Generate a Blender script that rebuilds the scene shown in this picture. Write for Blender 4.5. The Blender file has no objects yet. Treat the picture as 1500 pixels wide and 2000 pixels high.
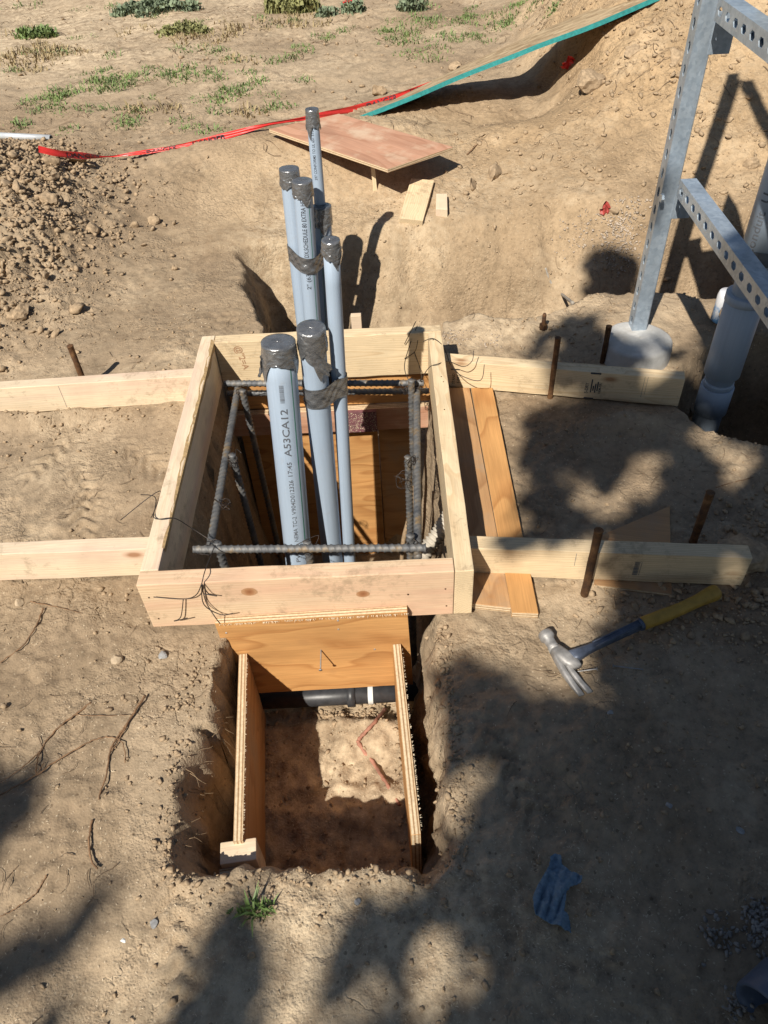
import bpy, bmesh, math, random
import numpy as np
from mathutils import Vector, Matrix

random.seed(7)
RNG = np.random.default_rng(11)
SC = bpy.context.scene
COL = SC.collection

# ------------------------------------------------------------------ camera
CX, CY, CZ = 0.53018, -1.00658, 1.34748
EUL = (0.7832451, 0.0423905, -0.0220787)
FPX = 1506.625                      # focal length in pixels of the 1500x2000 photograph
cam_d = bpy.data.cameras.new('camera')
cam = bpy.data.objects.new('camera', cam_d)
COL.objects.link(cam)
cam.location = (CX, CY, CZ)
cam.rotation_euler = EUL
cam_d.sensor_fit = 'VERTICAL'
cam_d.sensor_height = 36.0
cam_d.sensor_width = 27.0
cam_d.lens = 36.0 * FPX / 2000.0
cam_d.clip_start = 0.02
cam_d.clip_end = 400.0
SC.camera = cam

# ------------------------------------------------------------------ sky, sun, exposure
SUN = Vector((0.42, 0.84, -1.0)).normalized()       # the way the light travels
ELEV = math.asin(-SUN.z)
AZ = math.atan2(-SUN.x, -SUN.y)
world = bpy.data.worlds.new('World')
SC.world = world
world.use_nodes = True
wn = world.node_tree
wn.nodes.clear()
wo = wn.nodes.new('ShaderNodeOutputWorld')
wb = wn.nodes.new('ShaderNodeBackground')
ws = wn.nodes.new('ShaderNodeTexSky')
ws.sky_type = 'NISHITA'
ws.sun_disc = False
ws.sun_elevation = ELEV
ws.sun_rotation = AZ % (2 * math.pi)
ws.altitude = 100
ws.air_density = 1.0
ws.dust_density = 0.6
wb.inputs['Strength'].default_value = 0.05
wn.links.new(ws.outputs[0], wb.inputs[0])
wn.links.new(wb.outputs[0], wo.inputs[0])
sun_d = bpy.data.lights.new('sun', 'SUN')
sun_d.energy = 5.0
sun_d.angle = math.radians(0.53)
sun_d.color = (1.0, 0.93, 0.82)
sun = bpy.data.objects.new('sun', sun_d)
COL.objects.link(sun)
sun.location = (-3, -6, 8)
sun.rotation_euler = SUN.to_track_quat('-Z', 'Y').to_euler()
SC.view_settings.view_transform = 'Standard'
SC.view_settings.look = 'None'
SC.view_settings.gamma = 1.0
SC.view_settings.exposure = 0.40
SC.view_settings.use_curve_mapping = False
SC.cycles.max_bounces = 6
SC.cycles.diffuse_bounces = 3
SC.cycles.glossy_bounces = 3

# ------------------------------------------------------------------ measuring helpers
_R = cam.rotation_euler.to_matrix()
_C = Vector((CX, CY, CZ))
def ray(u, v):
    return _R @ Vector(((u - 750) / FPX, -(v - 1000) / FPX, -1.0))
def at(u, v, z):
    d = ray(u, v); return _C + d * ((z - CZ) / d.z)
def aty(u, v, y):
    d = ray(u, v); return _C + d * ((y - CY) / d.y)
def proj(p):
    q = _R.transposed() @ (Vector(p) - _C)
    return 750 + FPX * q.x / -q.z, 1000 - FPX * q.y / -q.z

# ------------------------------------------------------------------ numpy noise
_PERM = np.random.default_rng(3).permutation(512).astype(np.int64)
_VAL = np.random.default_rng(4).uniform(-1, 1, 512)
def vnoise(x, y, seed=0):
    x = np.asarray(x, float); y = np.asarray(y, float)
    xi = np.floor(x).astype(np.int64); yi = np.floor(y).astype(np.int64)
    fx = x - xi; fy = y - yi
    fx = fx * fx * fx * (fx * (fx * 6 - 15) + 10); fy = fy * fy * fy * (fy * (fy * 6 - 15) + 10)
    def h(a, b):
        return _VAL[_PERM[(_PERM[(a + seed * 57) & 511] + b) & 511]]
    v00 = h(xi, yi); v10 = h(xi + 1, yi); v01 = h(xi, yi + 1); v11 = h(xi + 1, yi + 1)
    return (v00 * (1 - fx) + v10 * fx) * (1 - fy) + (v01 * (1 - fx) + v11 * fx) * fy
def fbm(x, y, f, octv=4, seed=0, gain=0.5):
    s = 0; a = 1
    for i in range(octv):
        s = s + a * vnoise(x * f + 13.7 * i, y * f - 7.1 * i, seed + i)
        f *= 2.03; a *= gain
    return s
def ss(a, b, x):
    t = np.clip((np.asarray(x, float) - a) / (b - a), 0, 1)
    return t * t * (3 - 2 * t)
def rbox(x, y, x0, x1, y0, y1, r):
    cx, cy = (x0 + x1) / 2, (y0 + y1) / 2
    dx = np.abs(x - cx) - (x1 - x0) / 2 + r
    dy = np.abs(y - cy) - (y1 - y0) / 2 + r
    return np.minimum(np.maximum(dx, dy), 0) + np.hypot(np.maximum(dx, 0), np.maximum(dy, 0)) - r

# ------------------------------------------------------------------ terrain
def heap_mask(x, y):
    q = ((x + 1.12) / 0.52) ** 2 + ((y - 1.84) / 0.68) ** 2
    return np.exp(-q ** 1.6)
def mound_mask(x, y):
    return np.exp(-(((x - 2.5) / 1.25) ** 2 + ((y - 3.2) / 1.1) ** 2)) * (1 - (1 - ss(1.18, 1.62, x + 0.05 * fbm(x, y, 5, 3, 35))) * ss(2.35, 2.75, y))
YN_X = [-2.0, -0.3, 0.0, 0.16, 0.30, 0.66, 0.72, 0.92, 1.2, 1.6, 2.4, 4.0]
YN_Y = [1.75, 1.72, 1.52, 1.20, 0.90, 0.90, 1.20, 1.14, 1.27, 1.26, 1.30, 1.5]
def trench_mask(x, y):
    w = 0.035 * fbm(x, y, 5, 3, 31)
    yn = np.interp(x + w, YN_X, YN_Y)
    near = ss(-0.03, 0.06, y - yn + w)
    far = 1 - ss(1.56, 1.93, y + 0.10 * np.clip(x - 1.0, 0, 2) + 0.05 * fbm(x, y, 2.5, 2, 33) + 0.02 * fbm(x, y, 9, 2, 34))
    left = ss(0.0, 0.14, x + w - 0.28 * np.clip(1.55 - y, 0, 1) + 0.02)
    right = 1 - ss(2.6, 3.4, x)
    return near * far * left * right
def ground_h(x, y, detail=True):
    x = np.asarray(x, float); y = np.asarray(y, float)
    h = 0.10 * ss(1.95, 3.0, y)
    h = h + 0.62 * mound_mask(x, y)
    hm = heap_mask(x, y)
    h = h + 0.23 * hm
    h = h + 0.09 * np.exp(-((y - 2.5) / 0.33) ** 2) * ss(-0.8, -0.2, x) * (1 - ss(0.5, 0.9, x))
    h = h + 0.045 * np.exp(-((x - 0.86) / 0.13) ** 2 - ((y - 1.16) / 0.12) ** 2)
    h = h + 0.035 * np.exp(-((y - 0.775 - 0.03 * vnoise(x * 6, y * 0, 5)) / 0.03) ** 2) * (1 - ss(-0.42, -0.2, x)) * ss(-1.2, -0.6, x)
    h = h + 0.045 * np.exp(-((y - 0.62) / 0.05) ** 2 - ((x - 1.17) / 0.12) ** 2)
    h = h + 0.03 * ss(1.05, 1.3, x) * ss(0.75, 0.95, y) * (1 - ss(1.3, 1.5, y))
    big = fbm(x, y, 2.1, 3, 2)
    h = h + 0.016 * big + 0.04 * ss(2.5, 6, y) * fbm(x, y, 0.7, 3, 8)
    flat = np.exp(-(rbox(x, y, 0.66, 1.32, -0.05, 0.95, 0.05).clip(0) / 0.08) ** 2)
    h = h - 0.016 * big * flat * 0.8
    if detail:
        rough = 1 + 3.0 * np.clip(hm * 1.6, 0, 1) + 1.2 * np.clip(mound_mask(x, y) * 2, 0, 1)
        n1 = fbm(x, y, 12, 3, 12)
        n2 = fbm(x, y, 38, 3, 17, 0.6)
        rid = 1 - np.abs(fbm(x, y, 9, 3, 41, 0.55))
        tram = 0.45 + 1.5 * ss(-.1, .5, fbm(x, y, 2.6, 3, 19))
        crumb = np.clip(fbm(x, y, 70, 2, 23, 0.6), 0, 1)
        h = h + rough * (0.0036 * n1 + tram * (0.0018 * n2 + 0.0017 * crumb)) + np.clip(hm * 1.7, 0, 1) * (0.020 * rid + 0.014 * (1 - np.abs(fbm(x, y, 24, 3, 43, 0.6))) + 0.006 * fbm(x, y, 60, 2, 44)) + np.clip(mound_mask(x, y) * 2.2, 0, 1) * (0.016 * (1 - np.abs(fbm(x, y, 6, 4, 45, 0.6))) + 0.008 * (1 - np.abs(fbm(x, y, 19, 3, 46, 0.6)))) + 0.006 * trench_mask(x, y) * fbm(x, y, 16, 3, 47)
        # boot prints left of the form
        for (px, py, a) in ((-0.27, 0.47, 0.5), (-0.25, 0.36, 0.3), (-0.40, 0.62, -0.3), (-0.12, 0.56, 0.9), (0.72, -0.36, 0.4), (0.15, -0.62, 0.2)):
            ca, sa = math.cos(a), math.sin(a)
            lx = (x - px) * ca + (y - py) * sa; ly = -(x - px) * sa + (y - py) * ca
            m = np.exp(-((lx / 0.045) ** 4 + (ly / 0.12) ** 4))
            h = h - m * (0.004 + 0.0045 * np.sign(np.sin(ly * 160 + 4 * np.abs(lx) * 40)) * np.exp(-(lx / 0.035) ** 6))
    t = trench_mask(x, y)
    h = h - 0.50 * t
    w = 0.012 * fbm(x, y, 9, 3, 51, 0.6) + 0.012 * fbm(x, y, 3.5, 2, 53) + (0.005 * fbm(x, y, 30, 2, 55, 0.6) if detail else 0)
    # front pit
    d1 = rbox(x, y, 0.105, 0.615, -0.522, 0.10, 0.07) + w * 1.0
    e1 = rbox(x, y, 0.146, 0.62, -0.25, 0.10, 0.05) + w * 0.5
    d1 = np.where((y > -0.22) & (x < 0.25), np.maximum(d1, e1), d1)
    wd = np.where((y > -.22) & (x < .25), .034, .078)
    m1 = 1 - ss(0, 1, (d1 + wd) / (wd + .006))
    f1 = -0.335 + 0.016 * fbm(x, y, 12, 4, 61, 0.6) - .03 * ss(-.06, -.02, y) + 0.03 * ss(-0.38, -0.52, y) + 0.02 * fbm(x, y, 5, 2, 62)
    h = h * (1 - m1) + f1 * m1
    # pit under the form
    d2 = rbox(x, y, 0.012, 0.668, 0.02, 0.985, 0.04) + 0.25 * w
    m2 = 1 - ss(-0.07, 0.0, d2)
    h = h * (1 - m2) + np.minimum(h, -0.78 + 0.01 * fbm(x, y, 12, 2, 63)) * m2
    # hole round the tall conduit on the right
    d3 = np.hypot((x - 1.62) / 0.30, (y - 0.73) / 0.24) - 1 + 2.0 * w
    m3 = 1 - ss(-0.35, 0.02, d3)
    h = h * (1 - m3) + (-0.5) * m3
    return h
def hit(u, v, off=0.0):
    """where the view ray through a pixel of the photograph meets the ground (raised by off)"""
    d = ray(u, v); ts = np.concatenate([np.linspace(.9, 5.5, 1800), np.linspace(5.5, 16, 900)])
    X = CX + d.x * ts; Y = CY + d.y * ts; Zz = CZ + d.z * ts
    below = np.nonzero(Zz < ground_h(X, Y, False) + off)[0]
    i = below[0] if len(below) else len(ts) - 1
    return Vector((float(X[i]), float(Y[i]), float(Zz[i])))
def gz(x, y):
    return float(ground_h(np.array([x]), np.array([y]))[0])

# ------------------------------------------------------------------ object helpers
def tag(o, label=None, cat=None, group=None, kind=None):
    if label: o['label'] = label
    if cat: o['category'] = cat
    if group: o['group'] = group
    if kind: o['kind'] = kind
    return o
def empty(name, loc, label, cat, group=None):
    o = bpy.data.objects.new(name, None)
    COL.objects.link(o)
    o.location = loc
    o.empty_display_size = 0.05
    tag(o, label, cat, group)
    return o
def link(name, me, mats, parent=None, M=None):
    o = bpy.data.objects.new(name, me)
    COL.objects.link(o)
    for m in (mats if isinstance(mats, (list, tuple)) else [mats]):
        if m is not None and len(me.materials) < (len(mats) if isinstance(mats, (list, tuple)) else 1):
            me.materials.append(m)
    M = M or Matrix.Identity(4)
    if parent is not None:
        o.parent = parent
        base = Matrix.Identity(4); p = parent
        while p is not None:
            base = p.matrix_basis @ base; p = p.parent
        o.matrix_basis = base.inverted() @ M
    else:
        o.matrix_basis = M
    return o
def mesh_from(name, verts, faces, smooth=False):
    me = bpy.data.meshes.new(name)
    me.from_pydata([tuple(v) for v in verts], [], faces)
    me.update()
    if smooth:
        me.polygons.foreach_set('use_smooth', [True] * len(me.polygons))
    return me
def bm_mesh(name, bm, smooth=False):
    me = bpy.data.meshes.new(name)
    bmesh.ops.recalc_face_normals(bm, faces=bm.faces)
    bm.to_mesh(me); bm.free()
    if smooth:
        me.polygons.foreach_set('use_smooth', [True] * len(me.polygons))
    return me
def frame(o, ux, uy, uz):
    M = Matrix.Identity(4)
    for i, a in enumerate((ux, uy, uz)):
        for k in range(3): M[k][i] = a[k]
    for k in range(3): M[k][3] = o[k]
    return M
def beam_frame(p0, p1, up=(0, 0, 1)):
    ux = (Vector(p1) - Vector(p0)); L = ux.length; ux.normalize()
    uz = Vector(up); uz = (uz - ux * uz.dot(ux)).normalized()
    uy = uz.cross(ux)
    return frame(p0, ux, uy, uz), L
def box_mesh(name, L, T, H, bev=0.0015, nx=1, jit=0.0, edge_idx=None):
    """x 0..L, y 0..T, z 0..H ; edge_idx: faces whose normal is not along y get material 1 (plywood)"""
    bm = bmesh.new()
    bmesh.ops.create_cube(bm, size=1)
    for v in bm.verts:
        v.co.x = (v.co.x + .5) * L; v.co.y = (v.co.y + .5) * T; v.co.z = (v.co.z + .5) * H
    if edge_idx is not None:
        for f in bm.faces:
            f.normal_update()
            n = [abs(c) for c in f.normal]
            f.material_index = 0 if n[edge_idx] > 0.5 else 1
    if nx > 1:
        es = [e for e in bm.edges if abs(e.verts[0].co.x - e.verts[1].co.x) > L * .9]
        bmesh.ops.subdivide_edges(bm, edges=es, cuts=nx - 1, use_grid_fill=True)
    if bev:
        es = [e for e in bm.edges if len(e.link_faces) == 2 and e.link_faces[0].normal.dot(e.link_faces[1].normal) < .5]
        bmesh.ops.bevel(bm, geom=es, offset=bev, segments=2, affect='EDGES', profile=0.6)
    if jit:
        for v in bm.verts:
            k = math.sin(v.co.x * 31 + 1.3) * .6 + math.sin(v.co.x * 77 + v.co.z * 40) * .4
            v.co.y += jit * k * (1 if v.co.y > T / 2 else -1) * .5
            v.co.z += jit * math.sin(v.co.x * 43 + v.co.y * 90) * .7
    return bm_mesh(name, bm)
def tube_mesh(name, pts, rad, seg=8, cap=True, smooth=True, twist=None):
    pts = [Vector(p) for p in pts]
    n = len(pts)
    rads = rad if isinstance(rad, (list, tuple, np.ndarray)) else [rad] * n
    verts = []; faces = []
    t0 = (pts[1] - pts[0]).normalized()
    ref = Vector((0, 0, 1)) if abs(t0.z) < .9 else Vector((1, 0, 0))
    a = t0.cross(ref).normalized()
    for i in range(n):
        t = (pts[min(i + 1, n - 1)] - pts[max(i - 1, 0)])
        if t.length < 1e-9: t = t0
        t.normalize()
        a = (a - t * a.dot(t)).normalized()
        b = t.cross(a)
        for k in range(seg):
            an = 2 * math.pi * k / seg
            verts.append(pts[i] + (a * math.cos(an) + b * math.sin(an)) * rads[i])
    for i in range(n - 1):
        for k in range(seg):
            k2 = (k + 1) % seg
            faces.append((i * seg + k, i * seg + k2, (i + 1) * seg + k2, (i + 1) * seg + k))
    if cap:
        faces.append(tuple(range(seg - 1, -1, -1)))
        faces.append(tuple((n - 1) * seg + k for k in range(seg)))
    return mesh_from(name, verts, faces, smooth)
def spline(pts, n=8):
    pts = [Vector(p) for p in pts]
    if len(pts) < 3:
        return [pts[0].lerp(pts[-1], i / n) for i in range(n + 1)]
    out = []
    for i in range(len(pts) - 1):
        p0 = pts[max(i - 1, 0)]; p1 = pts[i]; p2 = pts[i + 1]; p3 = pts[min(i + 2, len(pts) - 1)]
        for k in range(n):
            t = k / n
            out.append(0.5 * ((2 * p1) + (p2 - p0) * t + (2 * p0 - 5 * p1 + 4 * p2 - p3) * t * t + (3 * p1 - p0 - 3 * p2 + p3) * t ** 3))
    out.append(pts[-1])
    return out

# ------------------------------------------------------------------ material helpers
class NT:
    def __init__(s, name):
        s.m = bpy.data.materials.new(name); s.m.use_nodes = True
        s.t = s.m.node_tree; s.n = s.t.nodes; s.n.clear()
        s.out = s.n.new('ShaderNodeOutputMaterial')
        s.b = s.n.new('ShaderNodeBsdfPrincipled')
        s.t.links.new(s.b.outputs[0], s.out.inputs[0])
    def l(s, a, b): s.t.links.new(a, b)
    def put(s, sock, v):
        if hasattr(v, 'is_output') or isinstance(v, bpy.types.NodeSocket): s.l(v, sock)
        elif isinstance(v, (tuple, list)) and len(v) == 3 and sock.type == 'RGBA': sock.default_value = (*v, 1)
        else: sock.default_value = v
    def node(s, ty, **kw):
        n = s.n.new(ty)
        for k, v in kw.items(): setattr(n, k, v)
        return n
    def coord(s, which='Object'):
        return s.node('ShaderNodeTexCoord').outputs[which]
    def mapping(s, vec, scale=(1, 1, 1), loc=(0, 0, 0), rot=(0, 0, 0)):
        n = s.node('ShaderNodeMapping'); s.put(n.inputs['Vector'], vec)
        s.put(n.inputs['Scale'], scale); s.put(n.inputs['Location'], loc); s.put(n.inputs['Rotation'], rot)
        return n.outputs[0]
    def noise(s, vec, scale, detail=3, rough=.55, dist=0, out='Fac'):
        n = s.node('ShaderNodeTexNoise'); s.put(n.inputs['Vector'], vec)
        n.inputs['Scale'].default_value = scale; n.inputs['Detail'].default_value = detail
        n.inputs['Roughness'].default_value = rough; n.inputs['Distortion'].default_value = dist
        return n.outputs[out]
    def voro(s, vec, scale, feature='F1', out='Distance', rnd=1.0):
        n = s.node('ShaderNodeTexVoronoi', feature=feature); s.put(n.inputs['Vector'], vec)
        n.inputs['Scale'].default_value = scale; n.inputs['Randomness'].default_value = rnd
        return n.outputs[out]
    def math(s, op, a, b=None, c=None, clamp=False):
        n = s.node('ShaderNodeMath', operation=op); n.use_clamp = clamp
        s.put(n.inputs[0], a)
        if b is not None: s.put(n.inputs[1], b)
        if c is not None: s.put(n.inputs[2], c)
        return n.outputs[0]
    def vmath(s, op, a, b=None):
        n = s.node('ShaderNodeVectorMath', operation=op)
        s.put(n.inputs[0], a)
        if b is not None: s.put(n.inputs[1], b)
        return n.outputs[0] if op not in ('LENGTH', 'DISTANCE', 'DOT_PRODUCT') else n.outputs[1]
    def ramp(s, f, stops, interp='LINEAR'):
        n = s.node('ShaderNodeValToRGB'); s.put(n.inputs[0], f)
        cr = n.color_ramp; cr.interpolation = interp
        while len(cr.elements) < len(stops): cr.elements.new(.5)
        for e, (p, c) in zip(cr.elements, stops):
            e.position = p
            e.color = (*c, 1) if isinstance(c, (tuple, list)) else (c, c, c, 1)
        return n.outputs[0]
    def mix(s, f, a, b, mode='MIX'):
        n = s.node('ShaderNodeMix', data_type='RGBA', blend_type=mode)
        s.put(n.inputs[0], f); s.put(n.inputs[6], a); s.put(n.inputs[7], b)
        return n.outputs[2]
    def sep(s, v):
        n = s.node('ShaderNodeSeparateXYZ'); s.put(n.inputs[0], v); return n.outputs
    def comb(s, x, y, z):
        n = s.node('ShaderNodeCombineXYZ')
        s.put(n.inputs[0], x); s.put(n.inputs[1], y); s.put(n.inputs[2], z); return n.outputs[0]
    def bump(s, h, strength=.3, dist=.002, nrm=None):
        n = s.node('ShaderNodeBump'); s.put(n.inputs['Height'], h)
        n.inputs['Strength'].default_value = strength; n.inputs['Distance'].default_value = dist
        if nrm is not None: s.l(nrm, n.inputs['Normal'])
        return n.outputs[0]
    def attr(s, name):
        return s.node('ShaderNodeAttribute', attribute_name=name)
    def rand(s):
        return s.node('ShaderNodeObjectInfo').outputs['Random']
    def fin(s, color=None, rough=None, metal=None, normal=None, spec=None):
        if color is not None: s.put(s.b.inputs['Base Color'], color)
        if rough is not None: s.put(s.b.inputs['Roughness'], rough)
        if metal is not None: s.put(s.b.inputs['Metallic'], metal)
        if spec is not None: s.put(s.b.inputs['Specular IOR Level'], spec)
        if normal is not None: s.l(normal, s.b.inputs['Normal'])
        return s.m

def simple_mat(name, col, rough=.6, metal=0, var=.12, scale=40, bump=0.0, spec=None):
    k = NT(name); c = k.coord()
    n = k.noise(c, scale, 4, .6)
    a = tuple(x * (1 - var) for x in col); b = tuple(min(1, x * (1 + var)) for x in col)
    cc = k.ramp(n, [(.3, a), (.7, b)])
    nrm = k.bump(n, bump, .002) if bump else None
    return k.fin(cc, rough, metal, nrm, spec)

def soil_mat(name='dry_soil'):
    k = NT(name)
    P = k.coord('Object')
    zone = k.node('ShaderNodeSeparateColor'); k.l(k.attr('zone').outputs['Color'], zone.inputs[0])
    fresh, dust, damp = zone.outputs[0], zone.outputs[1], zone.outputs[2]
    n0 = k.noise(P, 1.7, 5, .6)
    n1 = k.noise(P, 9, 6, .65, .4)
    n2 = k.noise(P, 60, 6, .7)
    n3 = k.noise(P, 320, 3, .6)
    base = k.ramp(n0, [(.30, (.265, .195, .128)), (.52, (.345, .262, .175)), (.75, (.405, .315, .215))])
    v1 = k.ramp(n1, [(.28, .66), (.5, 1.0), (.74, 1.16)])
    col = k.mix(1.0, base, v1, 'MULTIPLY')
    v2 = k.ramp(n2, [(.25, .58), (.5, 1.0), (.78, 1.24)])
    col = k.mix(.8, col, v2, 'MULTIPLY')
    col = k.mix(fresh, col, k.mix(1.0, (.45, .315, .18), v2, 'MULTIPLY'))
    dn = k.ramp(k.math('MULTIPLY', dust, k.ramp(k.noise(P, 26, 5, .7), [(.38, 0.0), (.62, 1.0)])), [(0, 0.0), (1, 1.0)])
    col = k.mix(dn, col, (.60, .48, .33))
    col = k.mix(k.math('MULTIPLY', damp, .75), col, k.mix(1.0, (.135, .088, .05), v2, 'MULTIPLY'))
    # straw coloured chips and small dark crumbs
    vr = k.voro(P, 150, 'F1', 'Color')
    vd = k.voro(P, 150, 'F1', 'Distance')
    chip = k.math('MULTIPLY', k.math('LESS_THAN', vd, .28), k.math('GREATER_THAN', k.sepc(vr), .90))
    col = k.mix(k.math('MULTIPLY', chip, .55), col, (.55, .45, .32))
    vr2 = k.voro(P, 95, 'F1', 'Color'); vd2 = k.voro(P, 95, 'F1', 'Distance')
    crumb = k.math('MULTIPLY', k.math('LESS_THAN', vd2, .3), k.math('GREATER_THAN', k.sepc(vr2), .93))
    col = k.mix(k.math('MULTIPLY', crumb, .6), col, (.13, .09, .055))
    patch = k.ramp(k.math('ADD', k.noise(P, 4.5, 5, .62), k.math('MULTIPLY', fresh, .15)), [(.44, .12), (.62, 1.0)])
    n4 = k.noise(P, 140, 4, .7)
    wp = k.vmath('ADD', k.mapping(P, (1, 1, .25)), k.vmath('MULTIPLY', k.vmath('SUBTRACT', k.noise(P, 16, 4, .65, 0, 'Color'), (.5, .5, .5)), (.09, .09, .0)))
    crk = k.ramp(k.voro(wp, 9.5, 'DISTANCE_TO_EDGE'), [(0.0, 1.0), (.018, .6), (.04, 0.0)])
    crk = k.math('MULTIPLY', crk, k.ramp(k.noise(P, 3.1, 4, .6), [(.52, 0.0), (.60, 1.0)]))
    cr = k.math('MULTIPLY', k.math('MULTIPLY', k.math('SUBTRACT', .5, k.voro(P, 85, 'F1')), patch), 1.1)
    cr2 = k.math('MULTIPLY', k.math('SUBTRACT', .5, k.voro(P, 210, 'F1')), .45)
    hgt = k.math('ADD', k.math('ADD', k.math('MULTIPLY', n2, .9), k.math('MULTIPLY', n4, .7)), k.math('ADD', cr, k.math('ADD', cr2, k.math('MULTIPLY', n3, .3))))
    hgt = k.math('SUBTRACT', hgt, k.math('MULTIPLY', crk, 1.2))
    nrm = k.bump(k.math('MULTIPLY', hgt, k.math('MULTIPLY_ADD', patch, .75, .25)), .62, .0065)
    return k.fin(col, .95, 0, nrm, .2)
def _sepc(self, c):
    n = self.node('ShaderNodeSeparateColor'); self.l(c, n.inputs[0]); return n.outputs[0]
NT.sepc = _sepc

def lumber_mat(name, early, late, pink=None, knots=True, fine=.5):
    k = NT(name); P = k.coord(); rn = k.rand()
    off = k.comb(k.math('MULTIPLY', rn, 13.0), k.math('MULTIPLY', rn, 7.3), k.math('MULTIPLY', rn, 4.1))
    Q = k.vmath('ADD', P, off)
    warp = k.noise(k.mapping(Q, (1.6, 9, 9)), 1.0, 3, .5, 0, 'Color')
    w = k.vmath('SUBTRACT', warp, (.5, .5, .5))
    xyz = k.sep(P)
    wv = k.sep(w)
    # knots pull the rings around them
    kn = k.mapping(Q, (4.2, 9.0, 9.0))
    kd = k.voro(kn, 1.0, 'F1', 'Distance')
    kinf = k.ramp(kd, [(0.0, 1.0), (.28, 0.0)]) if knots else 0.0
    cy = k.math('SUBTRACT', xyz[1], k.math('MULTIPLY_ADD', rn, .06, -.045))
    cz = k.math('SUBTRACT', xyz[2], k.math('MULTIPLY_ADD', k.math('FRACT', k.math('MULTIPLY', rn, 17.3)), .16, -.03))
    cy = k.math('ADD', cy, k.math('MULTIPLY', wv[0], .035))
    cz = k.math('ADD', cz, k.math('MULTIPLY', wv[1], .05))
    r = k.math('SQRT', k.math('ADD', k.math('MULTIPLY', cy, cy), k.math('MULTIPLY', cz, cz)))
    if knots: r = k.math('ADD', r, k.math('MULTIPLY', kinf, .018))
    ring = k.math('FRACT', k.math('MULTIPLY', r, 165.0))
    f = k.ramp(ring, [(0.0, 0.0), (.55, .25), (.88, 1.0), (.97, .8), (1.0, 0.0)])
    fib = k.noise(k.mapping(Q, (14, 520, 520)), 1.0, 2, .6)
    tone = k.noise(k.mapping(Q, (1.3, 16, 16)), 1.0, 3, .5)
    col = k.mix(k.math('MULTIPLY', f, fine), early, late)
    if pink: col = k.mix(k.ramp(tone, [(.42, 0.0), (.64, 1.0)]), col, pink)
    col = k.mix(1.0, col, k.ramp(fib, [(.3, .88), (.7, 1.06)]), 'MULTIPLY')
    col = k.mix(1.0, col, k.ramp(k.noise(Q, 11, 4, .6), [(.3, .88), (.6, 1.0), (.75, 1.03)]), 'MULTIPLY')
    if knots:
        core = k.ramp(kd, [(0.0, 1.0), (.055, 1.0), (.085, .45), (.13, 0.0)])
        col = k.mix(k.math('MULTIPLY', core, .8), col, (.27, .115, .045))
    # dirt smudges
    d = k.ramp(k.math('ADD', k.math('MULTIPLY', k.noise(Q, 30, 6, .75), .7), k.math('MULTIPLY', k.noise(Q, 4, 3, .5), .4)), [(.60, 0.0), (.70, 1.0)])
    col = k.mix(k.math('MULTIPLY', d, .5), col, (.26, .19, .12))
    nrm = k.bump(k.math('ADD', k.math('MULTIPLY', f, .5), fib), .18, .001)
    return k.fin(col, .62, 0, nrm, .3)

def ply_face_mat(name, c1, c2, stain=None, axes='xz', k_scale=1.0):
    k = NT(name); P = k.coord(); rn = k.rand()
    Q = k.vmath('ADD', P, k.comb(k.math('MULTIPLY', rn, 9.0), k.math('MULTIPLY', rn, 5.0), k.math('MULTIPLY', rn, 3.0)))
    n = k.noise(k.mapping(Q, (2.2 * k_scale, 8, 6.5 * k_scale)), 1.0, 2, .45, .25)
    g = k.math('FRACT', k.math('MULTIPLY', n, 9.0))
    f = k.ramp(g, [(0, 0.0), (.6, .3), (.9, 1.0), (1.0, .1)])
    fib = k.noise(k.mapping(Q, (9, 300, 300)), 1.0, 2, .6)
    tone = k.noise(k.mapping(Q, (3, 9, 9)), 1.0, 4, .6)
    col = k.mix(k.math('MULTIPLY', f, .75), c1, c2)
    col = k.mix(1.0, col, k.ramp(fib, [(.3, .86), (.7, 1.08)]), 'MULTIPLY')
    col = k.mix(1.0, col, k.ramp(tone, [(.3, .8), (.7, 1.1)]), 'MULTIPLY')
    if stain:
        s = k.ramp(k.noise(Q, 7, 5, .65), [(.5, 0.0), (.7, 1.0)])
        col = k.mix(k.math('MULTIPLY', s, .8), col, stain)
    col = k.mix(k.math('MULTIPLY', k.ramp(k.voro(Q, 9, 'F1'), [(0, 1.0), (.10, .6), (.15, 0.0)]), .25), col, (.35, .18, .08))
    return k.fin(col, .6, 0, k.bump(k.math('ADD', fib, f), .15, .0008), .3)
def ply_edge_mat(name, axis=1, pitch=.0036):
    k = NT(name); P = k.coord(); x = k.sep(P)
    layer = k.math('PINGPONG', k.math('DIVIDE', x[axis], pitch), 1.0)
    n = k.noise(k.mapping(P, (60, 60, 60)), 1.0, 4, .6)
    st = k.ramp(k.math('ADD', layer, k.math('MULTIPLY', n, .3)), [(.35, (.33, .20, .105)), (.6, (.60, .46, .29)), (1.0, (.68, .55, .38))])
    col = k.mix(1.0, st, k.ramp(k.noise(P, 160, 3, .7), [(.3, .75), (.65, 1.08)]), 'MULTIPLY')
    return k.fin(col, .8, 0, k.bump(k.noise(P, 240, 3, .7), .5, .0015), .2)

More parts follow.
